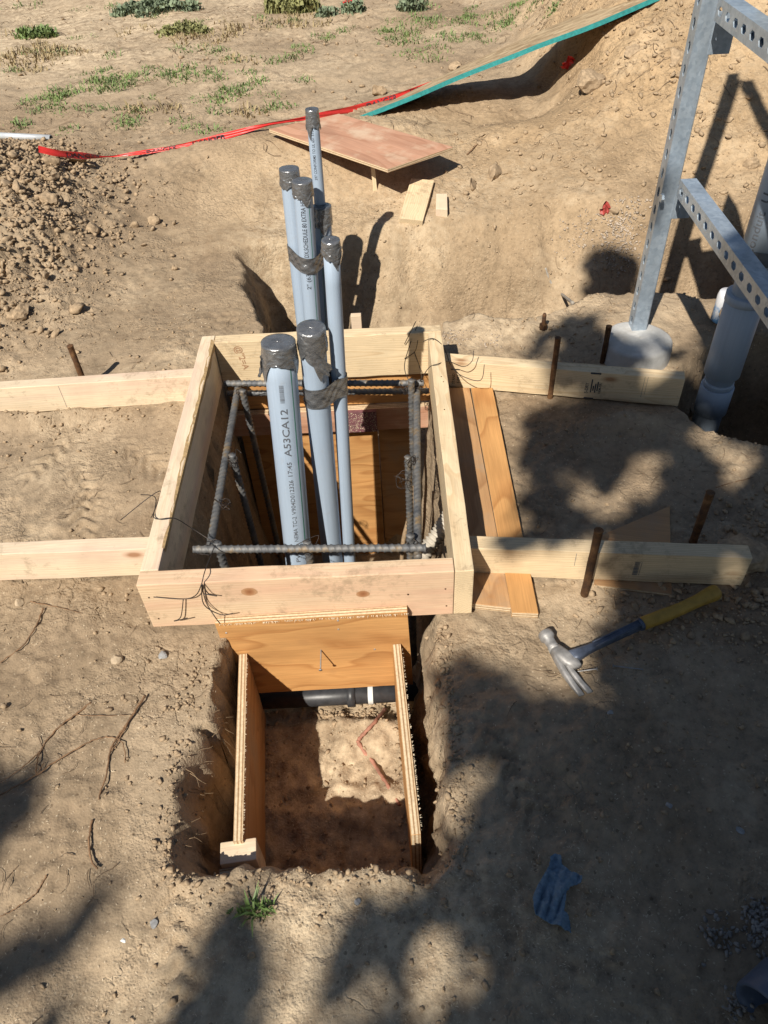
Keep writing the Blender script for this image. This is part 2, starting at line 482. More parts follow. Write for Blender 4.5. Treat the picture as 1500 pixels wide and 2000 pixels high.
def pvc_mat(name, col, dirt=.25):
    k = NT(name); P = k.coord()
    sc = k.noise(k.mapping(P, (160, 160, 5)), 1.0, 3, .6)
    sp = k.noise(P, 45, 5, .7)
    c = k.mix(1.0, col, k.ramp(sc, [(.3, .93), (.7, 1.04)]), 'MULTIPLY')
    d = k.ramp(sp, [(.6, 0.0), (.74, 1.0)])
    c = k.mix(k.math('MULTIPLY', d, dirt), c, (.30, .27, .24))
    scr = k.ramp(k.noise(k.mapping(P, (300, 300, 60)), 1.0, 2, .5), [(.70, 0.0), (.75, 1.0)])
    c = k.mix(k.math('MULTIPLY', scr, .2), c, (.6, .63, .68))
    return k.fin(c, k.ramp(sp, [(.3, .36), (.7, .56)]), 0, k.bump(sc, .06, .0005), .45)

def galv_mat(name='galvanized_steel'):
    k = NT(name); P = k.coord()
    v = k.voro(k.mapping(P, (1, 1, 1)), 120, 'F1', 'Color')
    n = k.noise(P, 18, 5, .65); n2 = k.noise(k.mapping(P, (14, 130, 130)), 1.0, 4, .6)
    c = k.mix(k.sepc(v), (.37, .45, .54), (.49, .57, .655))
    c = k.mix(1.0, c, k.ramp(n, [(.3, .78), (.7, 1.1)]), 'MULTIPLY')
    w = k.ramp(k.noise(P, 33, 6, .75), [(.64, 0.0), (.72, 1.0)])
    c = k.mix(k.math('MULTIPLY', w, .5), c, (.72, .74, .76))
    return k.fin(c, k.ramp(n2, [(.3, .30), (.7, .50)]), .55, k.bump(n2, .08, .0006), .5)

def rebar_mat(name='rusty_rebar', rusty=.5):
    k = NT(name); P = k.coord('Object')
    n = k.noise(P, 24, 5, .7)
    c = k.ramp(n, [(.36, (.085, .09, .10)), (.54, (.155, .155, .155)), (.66, (.22, .16, .095)), (.80, (.28, .18, .08))])
    c = k.mix(k.math('MULTIPLY', k.ramp(k.noise(P, 9, 3, .6), [(.6, 0.0), (.7, 1.0)]), .35), c, (.34, .31, .27))
    return k.fin(c, .6, .35, k.bump(k.noise(P, 400, 3, .7), .3, .0006), .4)
def rust_mat(name='rusty_steel', dark=1.0):
    k = NT(name); P = k.coord('Object')
    n = k.noise(P, 32, 6, .7)
    c = k.ramp(n, [(.32, tuple(x * dark for x in (.055, .035, .028))), (.5, tuple(x * dark for x in (.15, .075, .035))), (.66, tuple(x * dark for x in (.27, .15, .07))), (.78, tuple(x * dark for x in (.34, .26, .19)))])
    return k.fin(c, .75, .25, k.bump(n, .5, .002), .3)
def tape_mat(name='duct_tape'):
    k = NT(name); P = k.coord()
    n = k.noise(k.mapping(P, (30, 30, 60)), 1.0, 4, .6, 1.2)
    n2 = k.noise(P, 110, 3, .6, .8)
    c = k.ramp(n, [(.3, (.17, .175, .185)), (.7, (.31, .315, .325))])
    return k.fin(c, k.ramp(n2, [(.3, .14), (.7, .34)]), .65, k.bump(k.math('ADD', n, k.math('MULTIPLY', n2, .5)), .6, .004), .6)
def osb_mat(name='strand_board'):
    k = NT(name); P = k.coord()
    v = k.voro(k.mapping(P, (14, 40, 40), (0, 0, 0), (0, 0, .6)), 1.0, 'F1', 'Color')
    c = k.mix(k.sepc(v), (.30, .21, .12), (.52, .40, .25))
    c = k.mix(1.0, c, k.ramp(k.noise(P, 30, 4, .7), [(.3, .75), (.7, 1.1)]), 'MULTIPLY')
    return k.fin(c, .8, 0, k.bump(k.sepc(v), .4, .002), .2)
def concrete_mat(name='weathered_concrete'):
    k = NT(name); P = k.coord()
    n = k.noise(P, 22, 6, .7); n2 = k.noise(P, 180, 3, .7)
    c = k.ramp(n, [(.3, (.36, .36, .35)), (.55, (.47, .465, .45)), (.75, (.56, .555, .54))])
    c = k.mix(k.ramp(k.noise(P, 12, 4, .6), [(.55, 0.0), (.75, .5)]), c, (.30, .25, .19))
    return k.fin(c, .9, 0, k.bump(k.math('ADD', n, k.math('MULTIPLY', n2, .4)), .5, .004), .2)

M_SOIL = soil_mat()
M_CLOD = simple_mat('soil_clod', (.345, .255, .165), .95, 0, .32, 70, .9, .15)
M_LUM = lumber_mat('fir_lumber', (.72, .575, .375), (.52, .345, .18))
M_LUMPINK = lumber_mat('fir_lumber_pinkish', (.71, .545, .365), (.50, .30, .165), (.66, .43, .29))
M_LUMPALE = lumber_mat('pale_pine', (.74, .62, .45), (.58, .425, .27), (.70, .53, .40), True, .45)
M_PLY = ply_face_mat('plywood_face', (.57, .305, .115), (.38, .17, .055))
M_PLYD = ply_face_mat('plywood_face_dark', (.48, .28, .135), (.33, .17, .075), (.34, .25, .17))
M_PLYR = ply_face_mat('plywood_face_red', (.52, .29, .19), (.40, .20, .12), (.60, .46, .33), 'xz', .7)
M_EDGE = ply_edge_mat('plywood_edge')
M_PVC = pvc_mat('grey_conduit', (.345, .425, .53))
M_PVCD = pvc_mat('grey_conduit_weathered', (.27, .33, .41), .5)
M_PVCL = pvc_mat('grey_coupling', (.31, .375, .465), .3)
M_TAPE = tape_mat()
M_GALV = galv_mat()
M_REBAR = rebar_mat()
M_RUST = rust_mat()
M_RUSTD = rust_mat('dark_rusty_steel', .5)
M_WIRE = simple_mat('tie_wire_steel', (.055, .045, .04), .5, .6, .2, 60)
M_INK = simple_mat('black_ink', (.035, .038, .05), .7, 0, .2, 80)
M_INKG = simple_mat('faded_ink', (.10, .11, .13), .7, 0, .3, 80)
M_GREEN = simple_mat('green_stripe', (.055, .21, .155), .5, 0, .15, 60)
M_OSB = osb_mat()
M_TEAL = simple_mat('teal_edge_paint', (.03, .27, .27), .7, 0, .25, 70, .4)
M_CONC = concrete_mat()
M_RED = simple_mat('red_film', (.60, .035, .03), .38, 0, .12, 30, .15)
M_REDD = simple_mat('dull_red_plastic', (.34, .05, .04), .5, 0, .25, 60, .3)
M_BLACKP = simple_mat('black_pipe', (.035, .036, .04), .42, 0, .3, 60, .15)
M_WHITE = simple_mat('white_label', (.62, .62, .60), .6, 0, .1, 60)
M_STEEL = simple_mat('worn_steel', (.33, .32, .31), .55, .45, .3, 60, .2)
M_SHAFT = simple_mat('dark_blue_steel', (.095, .115, .16), .5, .3, .35, 50, .2)
M_GRIP = simple_mat('yellow_grip', (.40, .235, .035), .55, 0, .22, 40, .25)
M_RAG = simple_mat('blue_cloth', (.135, .205, .275), .9, 0, .2, 200, .3)
M_ROOT = simple_mat('root_bark', (.20, .115, .06), .85, 0, .35, 60, .6)
M_TWIG = simple_mat('pale_root', (.26, .18, .105), .85, 0, .3, 60, .4)
M_BARKG = simple_mat('grey_bark', (.30, .27, .23), .85, 0, .35, 60, .5)
M_STONE = simple_mat('grey_stone', (.30, .30, .30), .8, 0, .3, 50, .5)
M_STONET = simple_mat('tan_stone', (.40, .31, .21), .85, 0, .25, 50, .5)
M_STRAW = simple_mat('wood_chip', (.60, .50, .36), .8, 0, .3, 90)
M_GRASS = simple_mat('green_grass', (.14, .20, .062), .65, 0, .4, 12)
M_GRASSD = simple_mat('dry_grass', (.30, .23, .12), .7, 0, .35, 12)
M_SAGE = simple_mat('grey_green_weed', (.17, .215, .13), .7, 0, .3, 12)
M_OLIVE = simple_mat('olive_weed', (.22, .22, .085), .7, 0, .35, 12)
M_LEAF = simple_mat('tree_leaf', (.055, .095, .03), .6, 0, .3, 5)
M_BARK = simple_mat('tree_bark', (.11, .08, .055), .9, 0, .35, 20, .6)
M_FLEX = simple_mat('pale_flexible_conduit', (.40, .36, .30), .6, 0, .15, 60)
M_GRAVEL = simple_mat('pale_gravel', (.40, .33, .26), .85, 0, .3, 40)
M_RUBBER = simple_mat('dark_rubber', (.02, .022, .028), .7, 0, .3, 40)
M_DUSTRED = simple_mat('sawdust_on_purple_board', (.17, .07, .08), .8, 0, .3, 60)
M_PINKROOT = simple_mat('reddish_root', (.34, .16, .11), .8, 0, .3, 60)

# ------------------------------------------------------------------ the ground, one sheet
def axis(c0, c1, step, lo, hi, g):
    a = list(np.arange(c0, c1 + step * .5, step))
    s = step
    while a[-1] < hi: s *= g; a.append(a[-1] + s)
    s = step; b = []
    v = c0
    while v > lo: s *= g; v -= s; b.append(v)
    return np.array(b[::-1] + a)
def yaxis():
    a = list(np.arange(-0.82, 1.35, .0066))
    s = .0066
    while a[-1] < 7.5:
        s = min(s * 1.004, .026); a.append(a[-1] + s)
    while a[-1] < 80: s *= 1.13; a.append(a[-1] + s)
    s = .0066; v = -0.82; b = []
    while v > -60: s *= 1.2; v -= s; b.append(v)
    return np.array(b[::-1] + a)
gx = axis(-0.62, 1.56, .0068, -70, 70, 1.025)
gy = yaxis()
GX, GY = np.meshgrid(gx, gy)
GH = ground_h(GX, GY)
nx_, ny_ = len(gx), len(gy)
# loosen steep cut faces a little sideways so that they do not read as smooth skirts
V = np.stack([GX, GY, GH], -1)
gyy, gxx = np.gradient(GH, gy, gx)
slope = np.clip(np.hypot(gxx, gyy) - .8, 0, 4) / 4
jit = 0.010
V[..., 0] += slope * jit * fbm(GX * 0 + GH * 1.0 + GX * .5, GY, 22, 3, 71)
V[..., 1] += slope * jit * fbm(GX, GH + GY * .4, 22, 3, 73)
me = bpy.data.meshes.new('ground')
me.vertices.add(nx_ * ny_)
me.vertices.foreach_set('co', V.reshape(-1).astype(np.float32))
ii = (np.arange(ny_ - 1)[:, None] * nx_ + np.arange(nx_ - 1)[None, :]).reshape(-1)
quads = np.stack([ii, ii + 1, ii + nx_ + 1, ii + nx_], -1).astype(np.int32)
nf = len(quads)
me.loops.add(nf * 4); me.polygons.add(nf)
me.loops.foreach_set('vertex_index', quads.reshape(-1))
me.polygons.foreach_set('loop_start', (np.arange(nf) * 4).astype(np.int32))
me.polygons.foreach_set('use_smooth', np.ones(nf, bool))
me.update(calc_edges=True)
# what the soil is made of, by place: r fresh subsoil, g pale dust and sawdust, b patches of darker topsoil
fresh = np.clip(mound_mask(GX, GY) * 2.2, 0, .75) + .35 * ss(1.6, 1.9, GY) * (1 - ss(2.7, 3.1, GY)) * ss(-.5, .1, GX) * (1 - ss(1, 1.6, GX))
fresh = np.clip(fresh, 0, .8)
def blob(x, y, rx, ry): return np.exp(-((GX - x) / rx) ** 2 - ((GY - y) / ry) ** 2)
dust = .9 * blob(.15, 1.9, .16, .45) + .8 * blob(.75, 2.05, .3, .16) + .9 * blob(.45, -.62, .3, .12) + .6 * blob(.35, -.2, .2, .25) \
    + .5 * blob(.25, -.75, .5, .1) + .6 * blob(.85, 1.12, .14, .1) + .5 * blob(.72, -.58, .2, .2) + .3 * blob(-.35, 1.3, .3, .2) + ss(2.9, 4.5, GY) * (.35 + .5 * fbm(GX, GY, .9, 3, 81))
dust += .3 * (fbm(GX, GY, 3.2, 3, 82) > .35)
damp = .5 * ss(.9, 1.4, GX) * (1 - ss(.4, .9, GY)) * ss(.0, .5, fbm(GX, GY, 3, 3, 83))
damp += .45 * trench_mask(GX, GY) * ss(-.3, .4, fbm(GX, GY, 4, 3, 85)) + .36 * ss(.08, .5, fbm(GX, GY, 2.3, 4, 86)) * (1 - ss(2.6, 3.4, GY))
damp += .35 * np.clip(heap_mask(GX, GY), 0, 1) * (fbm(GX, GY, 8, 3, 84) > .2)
zc = np.stack([fresh, np.clip(dust, 0, 1), np.clip(damp, 0, 1), np.ones_like(fresh)], -1).reshape(-1).astype(np.float32)
ca = me.attributes.new('zone', 'FLOAT_COLOR', 'POINT'); ca.data.foreach_set('color', zc)
ground = link('ground', me, M_SOIL); tag(ground, kind='structure')

# ------------------------------------------------------------------ the timber form
W, D, T, H, TH = 0.6832, 0.9223, 0.160, 0.140, 0.038
form = empty('timber_form', (W / 2, D / 2, T - H), 'pale new-wood box form standing open over the dug hole, conduits rising through it', 'formwork')
def form_board(o, ux, L, mat, label):
    ux = Vector(ux); uz = Vector((0, 0, 1)); uy = uz.cross(ux)
    b = link('form_board', box_mesh('form_board', L, TH, H, .0022, 14, .0012), mat, form, frame(o, ux, uy, uz))
    b['label'] = label
    return b
form_board((0, 0, T - H), (1, 0, 0), W - TH - .0015, M_LUMPINK, 'near form board with pinkish grain and round knots')
fb = form_board((TH + .0015, D - TH, T - H), (1, 0, 0), W - TH - .0015, M_LUM, 'far form board with conduit shadow across it')
fb2 = form_board((TH, TH + .0015, T - H), (0, 1, 0), D - TH - .0015, M_LUMPALE, 'left form board with rough waney inner edge')
fb3 = form_board((W, 0, T - H), (0, 1, 0), D - TH - .0015, M_LUM, 'right form board with notched edge and end grain in view')
# bark strip left on the inner arris of the left board
pts = []
me_w = None
vv = []; ff = []
for i in range(60):
    y = .10 + i * (.80 / 59)
    wdt = .0045 + .006 * float(vnoise(np.array([i * .16]), np.array([.3]), 7)[0]) + .003 * float(vnoise(np.array([i * .6]), np.array([.7]), 9)[0])
    dz = .006 + .012 * abs(float(vnoise(np.array([i * .12]), np.array([.1]), 8)[0]))
    vv += [(TH - wdt, y, T + .0012), (TH + .0015, y, T - .001), (TH + .0018, y, T - dz - .004)]
for i in range(59):
    a = i * 3
    ff += [(a, a + 1, a + 4, a + 3), (a + 1, a + 2, a + 5, a + 4)]
wane = link('bark_edge', mesh_from('bark_edge', vv, ff), simple_mat('inner_bark', (.40, .27, .13), .85, 0, .3, 120, .6), form)

# knots of the near board that show in the photograph, slightly dished rounds of darker wood
def knot(u, v, r, y=-.0006):
    c = aty(u, v, y)
    bm = bmesh.new()
    bmesh.ops.create_circle(bm, cap_ends=True, segments=18, radius=r)
    for vtx in bm.verts:
        vtx.co.x *= 1.35; vtx.co.x += random.uniform(-.001, .001)
    me = bm_mesh('knot', bm)
    return link('knot', me, M_KNOT, form, Matrix.Translation(c) @ Matrix.Rotation(math.radians(90), 4, 'X'))
k = NT('wood_knot'); P = k.coord()
kl = k.vmath('LENGTH', k.vmath('ADD', P, k.vmath('MULTIPLY', k.vmath('SUBTRACT', k.noise(P, 90, 3, .6, 0, 'Color'), (.5, .5, .5)), (.005, .005, .005))))
M_KNOT = k.fin(k.mix(k.ramp(k.math('FRACT', k.math('MULTIPLY', kl, 420.0)), [(0, 0.0), (.7, .5), (1, 0.0)]),
               k.ramp(kl, [(0.0, (.25, .10, .04)), (.006, (.36, .16, .07)), (.013, (.50, .30, .16))]), (.22, .09, .035)), .6)
knot(487, 1156, .0125); knot(709, 1160, .0105)

# ------------------------------------------------------------------ brace boards staked to the ground
def brace(pa, pb, z0, mat, label, ext0=0.0, ext1=0.0, hgt=.089, th=.038):
    """pa, pb : back top edge, left to right"""
    a = Vector((pa[0], pa[1], z0)); b = Vector((pb[0], pb[1], z0))
    d = (b - a).normalized(); a = a - d * ext0; b = b + d * ext1
    M, L = beam_frame(a, b)
    M = M @ Matrix.Translation((0, -th, 0))
    o = link('brace_board', box_mesh('brace_board', L, th, hgt, .002, 10, .001), mat, None, M)
    tag(o, label, 'board', 'brace boards nailed to the form')
    return o
B_L1 = brace((-.577, .833), (-.003, .851), .012, M_LUMPALE, 'farther left brace board running off the photo edge, a short steel stake behind it', .7)
B_L2 = brace((-.366, .196), (-.003, .193), .012, M_LUMPALE, 'nearer left brace board running off the photo edge, meeting the near corner of the form', .7)
B_R1 = brace((.686, .868), (1.331, .722), .012, M_LUM, 'right brace board with black grade stamps, beside the round concrete footing')
B_R2 = brace((.686, .152), (1.279, .087), .012, M_LUM, 'right brace board with a small printed bar code, lying above the hammer')

# printed marks on boards: thin ink pieces just proud of the face
def text_mesh(s, size):
    cu = bpy.data.curves.new('txt', 'FONT'); cu.body = s; cu.size = size; cu.resolution_u = 3; cu.offset = .012 * size if size < .5 else .012
    ob = bpy.data.objects.new('txt', cu); COL.objects.link(ob)
    dg = bpy.context.evaluated_depsgraph_get()
    me = bpy.data.meshes.new_from_object(ob.evaluated_get(dg))
    bpy.data.objects.remove(ob); bpy.data.curves.remove(cu)
    me.materials.clear()
    return me
def face_print(parent, name, rects, u0=None, M=None, mat=M_INK, texts=()):
    """rects in board x,z on the near (y=0) face, thickness .4 mm"""
    bm = bmesh.new()
    for (x0, z0, x1, z1) in rects:
        vs = [bm.verts.new((x, -.0004, z)) for x, z in ((x0, z0), (x1, z0), (x1, z1), (x0, z1))]
        bm.faces.new(vs)
    me = bpy.data.meshes.new(name); bm.to_mesh(me); bm.free()
    o = link(name, me, mat, parent, parent.matrix_basis.copy() if parent.parent is None else M)
    for (s, size, x, z, rot) in texts:
        tm = text_mesh(s, size)
        R = Matrix.Translation((x, -.0005, z)) @ Matrix.Rotation(math.radians(90), 4, 'X') @ Matrix.Rotation(math.radians(rot), 4, 'Z')
        base = parent.matrix_basis if parent.parent is None else M
        link('printed_text', tm, mat, parent, base @ R)
    return o
# grade stamps R1 (near its middle, and near the form)
def local_x(board, u, v):
    Mi = board.matrix_basis.inverted(); c = Mi @ _C; d = Mi.to_3x3() @ ray(u, v)
    t = -c.y / d.y; p = c + d * t
    return p.x, p.z
sx, sz = local_x(B_R1, 1160, 745)
face_print(B_R1, 'grade_stamp', [(sx - .012, .083, sx + .016, .0885), (sx - .020, .0006, sx + .006, .0045)] +
           [(sx - .006 + i * .0055, .022 + .006 * (i % 2), sx - .0025 + i * .0055, .066 - .007 * ((i * 3) % 4)) for i in range(4)],
           texts=[('S-DRY', .013, sx - .012, .018, 90), ('HEM-FIR', .0095, sx + .022, .020, 90)])
bm = bmesh.new()
sx2, sz2 = local_x(B_R1, 880, 745)
face_print(B_R1, 'grade_stamp', [(sx2 + .000, .060, sx2 + .026, .064)], texts=[('STAND', .011, sx2 + .012, .012, 90), ('S-DRY', .011, sx2 + .026, .016, 90)])
bx, bz = local_x(B_R2, 1243, 1110)
rects = []
random.seed(5)
zz = .022
while zz < .066:
    hgt = random.choice((.0006, .0011, .0018)); rects.append((bx - .006, zz, bx + .005, zz + hgt)); zz += hgt + random.choice((.0007, .0012))
for i in range(14): rects.append((bx + .0075, .022 + i * .0031, bx + .0092, .0238 + i * .0031))
face_print(B_R2, 'bar_code', rects, mat=M_INKG)
Mf = Matrix.Identity(4); Mf = frame((TH + .0015, D - TH, T - H), (1, 0, 0), (0, 1, 0), (0, 0, 1))
tm = text_mesh('@"2=A', .026)
link('printed_text', tm, simple_mat('pale_brown_ink', (.36, .20, .11), .7), fb, Mf @ Matrix.Translation((.055, -.0006, .125)) @ Matrix.Rotation(math.radians(90), 4, 'X') @ Matrix.Rotation(math.radians(-80), 4, 'Z'))
# pencil layout lines on the brace boards
lx, lz = local_x(B_R1, 1258, 745)
face_print(B_R1, 'pencil_line', [(lx, .02, lx + .0009, .088), (lx + .008, .03, lx + .0088, .088)], mat=M_INKG)
lx, lz = local_x(B_R2, 1122, 1100)
face_print(B_R2, 'pencil_line', [(lx, .045, lx + .001, .085)], mat=M_INKG)
lx, lz = local_x(B_L1, 120, 770)
face_print(B_L1, 'pencil_line', [(lx, .01, lx + .0008, .085)], mat=M_INKG)

# ------------------------------------------------------------------ plywood trench form in the near pit
trench = empty('plywood_trench_form', (.35, -.2, -.33), 'orange plywood trench form in the near pit, one wide panel and two side panels', 'formwork')
def panel(name, p0, p1, z0, h, th, mats, parent, label=None, side=1, tilt=0.0):
    """board on edge from p0 to p1 (bottom line), thickness to the left of travel"""
    M, L = beam_frame((p0[0], p0[1], z0), (p1[0], p1[1], z0))
    M = M @ Matrix.Rotation(tilt, 4, 'X')
    o = link(name, box_mesh(name, L, th, h, .0007, 6, .0006, 1), mats, parent, M)
    if label: o['label'] = label
    return o
fp = panel('front_panel', (.148, -.0195), (.554, -.0195), -.228, .276, .018, [M_PLY, M_EDGE], trench, 'wide panel against the form with one screw standing out of it')
fp.matrix_basis = fp.matrix_basis @ Matrix.Rotation(math.radians(-1.6), 4, 'Y')
lp = panel('side_panel', (.172, -.022), (.207, -.432), -.335, .272, .018, [M_PLYD, M_EDGE], trench, 'left side panel', 1)
rp = panel('side_panel', (.511, -.022), (.532, -.438), -.30, .25, .018, [M_PLY, M_EDGE], trench, 'right side panel with splintered top edge')
def screw(p, axis, L, name='screw', parent=None, r=.0022):
    axis = Vector(axis).normalized()
    p = Vector(p)
    pts = [p + axis * (L * i / 24) for i in range(24)] + [p + axis * (L * .985), p + axis * L]
    rads = [r * (.55 + .25 * (i % 2)) if i < 15 else r * .75 for i in range(24)] + [r * 1.9, r * 2.0]
    rads[0] = r * .15
    return link(name, tube_mesh(name, pts, rads, 10), M_STEEL, parent)
sp = aty(627, 1269, -.0195)
screw(sp + Vector((0, .006, 0)), (0.0, -1, -.12), .055, 'screw', trench)
# splinters along sawn panel edges: short raised fibres
def splinters(p0, p1, n, ln, seed, nrm):
    rr = random.Random(seed); vs = []; fs = []
    p0 = Vector(p0); p1 = Vector(p1); d = (p1 - p0)
    for i in range(n):
        q = p0 + d * rr.random(); l = ln * rr.uniform(.3, 1.2)
        dirv = (Vector(nrm) + Vector((rr.uniform(-.6, .6), rr.uniform(-.6, .6), rr.uniform(-.2, .6)))).normalized()
        w = d.normalized() * rr.uniform(.0005, .0012)
        a = len(vs); vs += [q - w, q + w, q + dirv * l]; fs.append((a, a + 1, a + 2))
    return mesh_from('splinters', vs, fs)
s_ = link('splinters', splinters((.531, -.03, -.051), (.551, -.43, -.051), 170, .0042, 3, (1, 0, .3)), M_STRAW, trench); s_['kind'] = 'stuff'
s_ = link('splinters', splinters((.19, -.03, -.064), (.224, -.42, -.064), 160, .004, 4, (1, 0, .2)), M_STRAW, trench); s_['kind'] = 'stuff'
s_ = link('splinters', splinters((.15, -.020, .046), (.55, -.020, .056), 220, .006, 5, (0, -.5, -.4)), M_STRAW, trench); s_['kind'] = 'stuff'
# offcut at the foot of the left panel
bk = empty('lumber_offcut', (.215, -.46, -.30), 'short square wood offcut at the near foot of the left plywood panel', 'wood block')
Mb, L = beam_frame(at(430, 1652, -.075) + Vector((0, 0, -.12)), at(492, 1643, -.075) + Vector((0, 0, -.12)))
link('block', box_mesh('block', .066, .040, .12, .002), M_LUMPALE, bk, Mb @ Matrix.Translation((0, -.034, 0)))
link('plywood_strip', box_mesh('plywood_strip', .046, .018, .104, .001, 1, 0, 1), [M_PLYR, M_EDGE], bk, Mb @ Matrix.Translation((-.004, -.0535, .0)))

# black drain pipe crossing the pit floor
dp = empty('drain_pipe', (.36, .035, -.33), 'black plastic drain pipe crossing the far end of the near pit', 'pipe')
pz = -.290
link('pipe', tube_mesh('pipe', [(.10, .000, pz), (.62, .006, pz + .004)], .0235, 24), M_BLACKP, dp)
pxa = aty(688, 1365, .01).x; pxb = aty(725, 1362, .01).x
link('coupling', tube_mesh('coupling', [(pxa - .010, .003, pz + .001), (pxa - .0095, .003, pz + .001), (pxa + .0095, .003, pz + .001), (pxa + .010, .003, pz + .001)], [.0240, .0285, .0285, .0240], 24), M_BLACKP, dp)
link('white_band', tube_mesh('white_band', [(pxb - .006, .004, pz + .002), (pxb + .006, .004, pz + .002)], .0252, 24, False), M_WHITE, dp)

# ------------------------------------------------------------------ plywood back wall inside the hole
bw = empty('plywood_back_wall', (.34, .93, -.75), 'sunlit orange plywood wall lining the far side of the hole under the form', 'formwork')
def sheet(name, x0, x1, y, z0, z1, th, mats, parent, label=None):
    o = link(name, box_mesh(name, x1 - x0, th, z1 - z0, .0008, 3, .0006, 1), mats, parent, Matrix.Translation((x0, y, z0)))
    if label: o['label'] = label
    return o
sheet('upper_panel', .045, .668, .902, -.092, .012, .018, [M_PLY, M_EDGE], bw)
sheet('cross_rail', .018, .655, .876, -.176, -.094, .024, [M_PLYR, M_EDGE], bw)
sheet('lower_panel', .055, .486, .903, -.80, -.150, .018, [M_PLY, M_EDGE], bw)
sheet('lower_panel', .489, .60, .925, -.80, -.150, .018, [M_PLYD, M_EDGE], bw)
link('purple_board', box_mesh('purple_board', .115, .012, .078, .001, 3, .001), M_DUSTRED, bw, Matrix.Translation((.372, .862, -.171)))
# sawdust stuck to the purple board
rr = random.Random(8); vs = []; fs = []
for i in range(420):
    x = .374 + rr.random() * .111; z = -.169 + .074 * rr.random(); r = rr.uniform(.0006, .0018); a = len(vs)
    for t in range(4):
        an = t * 1.57 + rr.random(); vs.append((x + r * math.cos(an), .8614 - rr.random() * .0012, z + r * math.sin(an)))
    fs.append((a, a + 1, a + 2, a + 3))
s_ = link('sawdust', mesh_from('sawdust', vs, fs), M_STRAW, bw); s_['kind'] = 'stuff'

# plywood strips lying beside the right board
def lying(name, corners, th, mats, label, cat, group=None, z=None):
    """quad of 4 top corners (any planar-ish 3D points) with thickness below"""
    c = [Vector(p) for p in corners]
    ux = (c[1] - c[0]).normalized(); n = (c[1] - c[0]).cross(c[2] - c[0]).normalized()
    if n.z < 0: n = -n
    uy = n.cross(ux).normalized()
    M = frame(c[0], ux, n, ux.cross(n))      # thickness along local y so that the plywood edge layers read
    Mi = M.inverted()
    loc = [Mi @ p for p in c]
    bm = bmesh.new()
    top = [bm.verts.new((p.x, p.y, p.z)) for p in loc]
    bot = [bm.verts.new((p.x, p.y - th, p.z)) for p in loc]
    f1 = bm.faces.new(top); f2 = bm.faces.new(bot[::-1])
    for i in range(len(c)):
        j = (i + 1) % len(c)
        f = bm.faces.new((top[i], top[j], bot[j], bot[i])); f.material_index = 1
    bmesh.ops.bevel(bm, geom=list(bm.edges), offset=.0008, segments=1, affect='EDGES')
    me = bm_mesh(name, bm)
    o = link(name, me, mats, None, M)
    tag(o, label, cat, group)
    return o
zt = .022
lying('plywood_strip', [at(998, 1187, zt), at(917, 757, zt), at(868, 757, zt), at(905, 1177, zt)], .018, [M_PLYD, M_EDGE],
      'inner plywood strip, dirt stained and half in the shadow of the right form board', 'plywood', 'plywood strips beside the form')
lying('plywood_strip', [at(1052, 1198, zt + .002), at(962, 757, zt + .002), at(920, 757, zt + .002), at(1000, 1196, zt + .002)], .018, [M_PLY, M_EDGE],
      'outer sunlit plywood strip with wavy orange grain, lying right of the form', 'plywood', 'plywood strips beside the form')
lying('plywood_offcut', [at(1160, 1142, .010), at(1312, 1160, .010), at(1308, 988, .010), at(1172, 1046, .010)], .010, [M_PLYD, M_EDGE],
      'pointed plywood offcut half under the right brace board above the hammer', 'plywood')

# ------------------------------------------------------------------ reinforcing cage
RB = .0096
def rebar_mesh(name, p0, p1, r=RB, seg=12):
    p0 = Vector(p0); p1 = Vector(p1); d = p1 - p0; L = d.length; d.normalize()
    ref = Vector((0, 0, 1)) if abs(d.z) < .8 else Vector((1, 0, 0))
    a = d.cross(ref).normalized(); b = d.cross(a)
    st = .0021; n = max(8, int(L / st)); vs = np.zeros((n + 1, seg, 3)); pitch = .0150
    s = np.linspace(0, L, n + 1)[:, None]; an = np.linspace(0, 2 * np.pi, seg, endpoint=False)[None, :]
    half = np.where(np.sin(an) > 0, 1, -1)
    ph = (s / pitch + .35 * np.cos(an) * half) * 2 * np.pi
    rib = np.clip(np.cos(ph), 0, 1) ** 3 * (np.abs(np.sin(an)) > .1)
    lon = (np.abs(np.sin(an)) <= .3) * np.ones_like(s)
    rad = r * (.88 + .22 * rib + .12 * lon)
    A = np.array(a); B = np.array(b); P0 = np.array(p0); Dd = np.array(d)
    vs = P0 + s[..., None] * Dd + rad[..., None] * (np.cos(an)[..., None] * A + np.sin(an)[..., None] * B)
    fs = []
    for i in range(n):
        for k2 in range(seg):
            k3 = (k2 + 1) % seg
            fs.append((i * seg + k2, i * seg + k3, (i + 1) * seg + k3, (i + 1) * seg + k2))
    fs.append(tuple(range(seg))[::-1]); fs.append(tuple(n * seg + q for q in range(seg)))
    return mesh_from(name, vs.reshape(-1, 3), fs, True)
cage = empty('rebar_cage', (.34, .46, -.7), 'ribbed steel reinforcing cage tied inside the timber form', 'rebar cage')
HZ = .062
def rb(p0, p1, r=RB): return link('rebar', rebar_mesh('rebar', p0, p1, r), M_REBAR, cage)
rb(at(378, 1073, HZ + .016), at(832, 1070, HZ + .016))
rb(at(438, 749, HZ + .016), at(828, 748, HZ + .016))
rb(at(408, 1080, HZ), at(465, 757, HZ))
rb(at(816, 1090, HZ), at(814, 752, HZ))
b2 = .014
rb((.055, .842, b2), (.645, .832, b2 - .018))
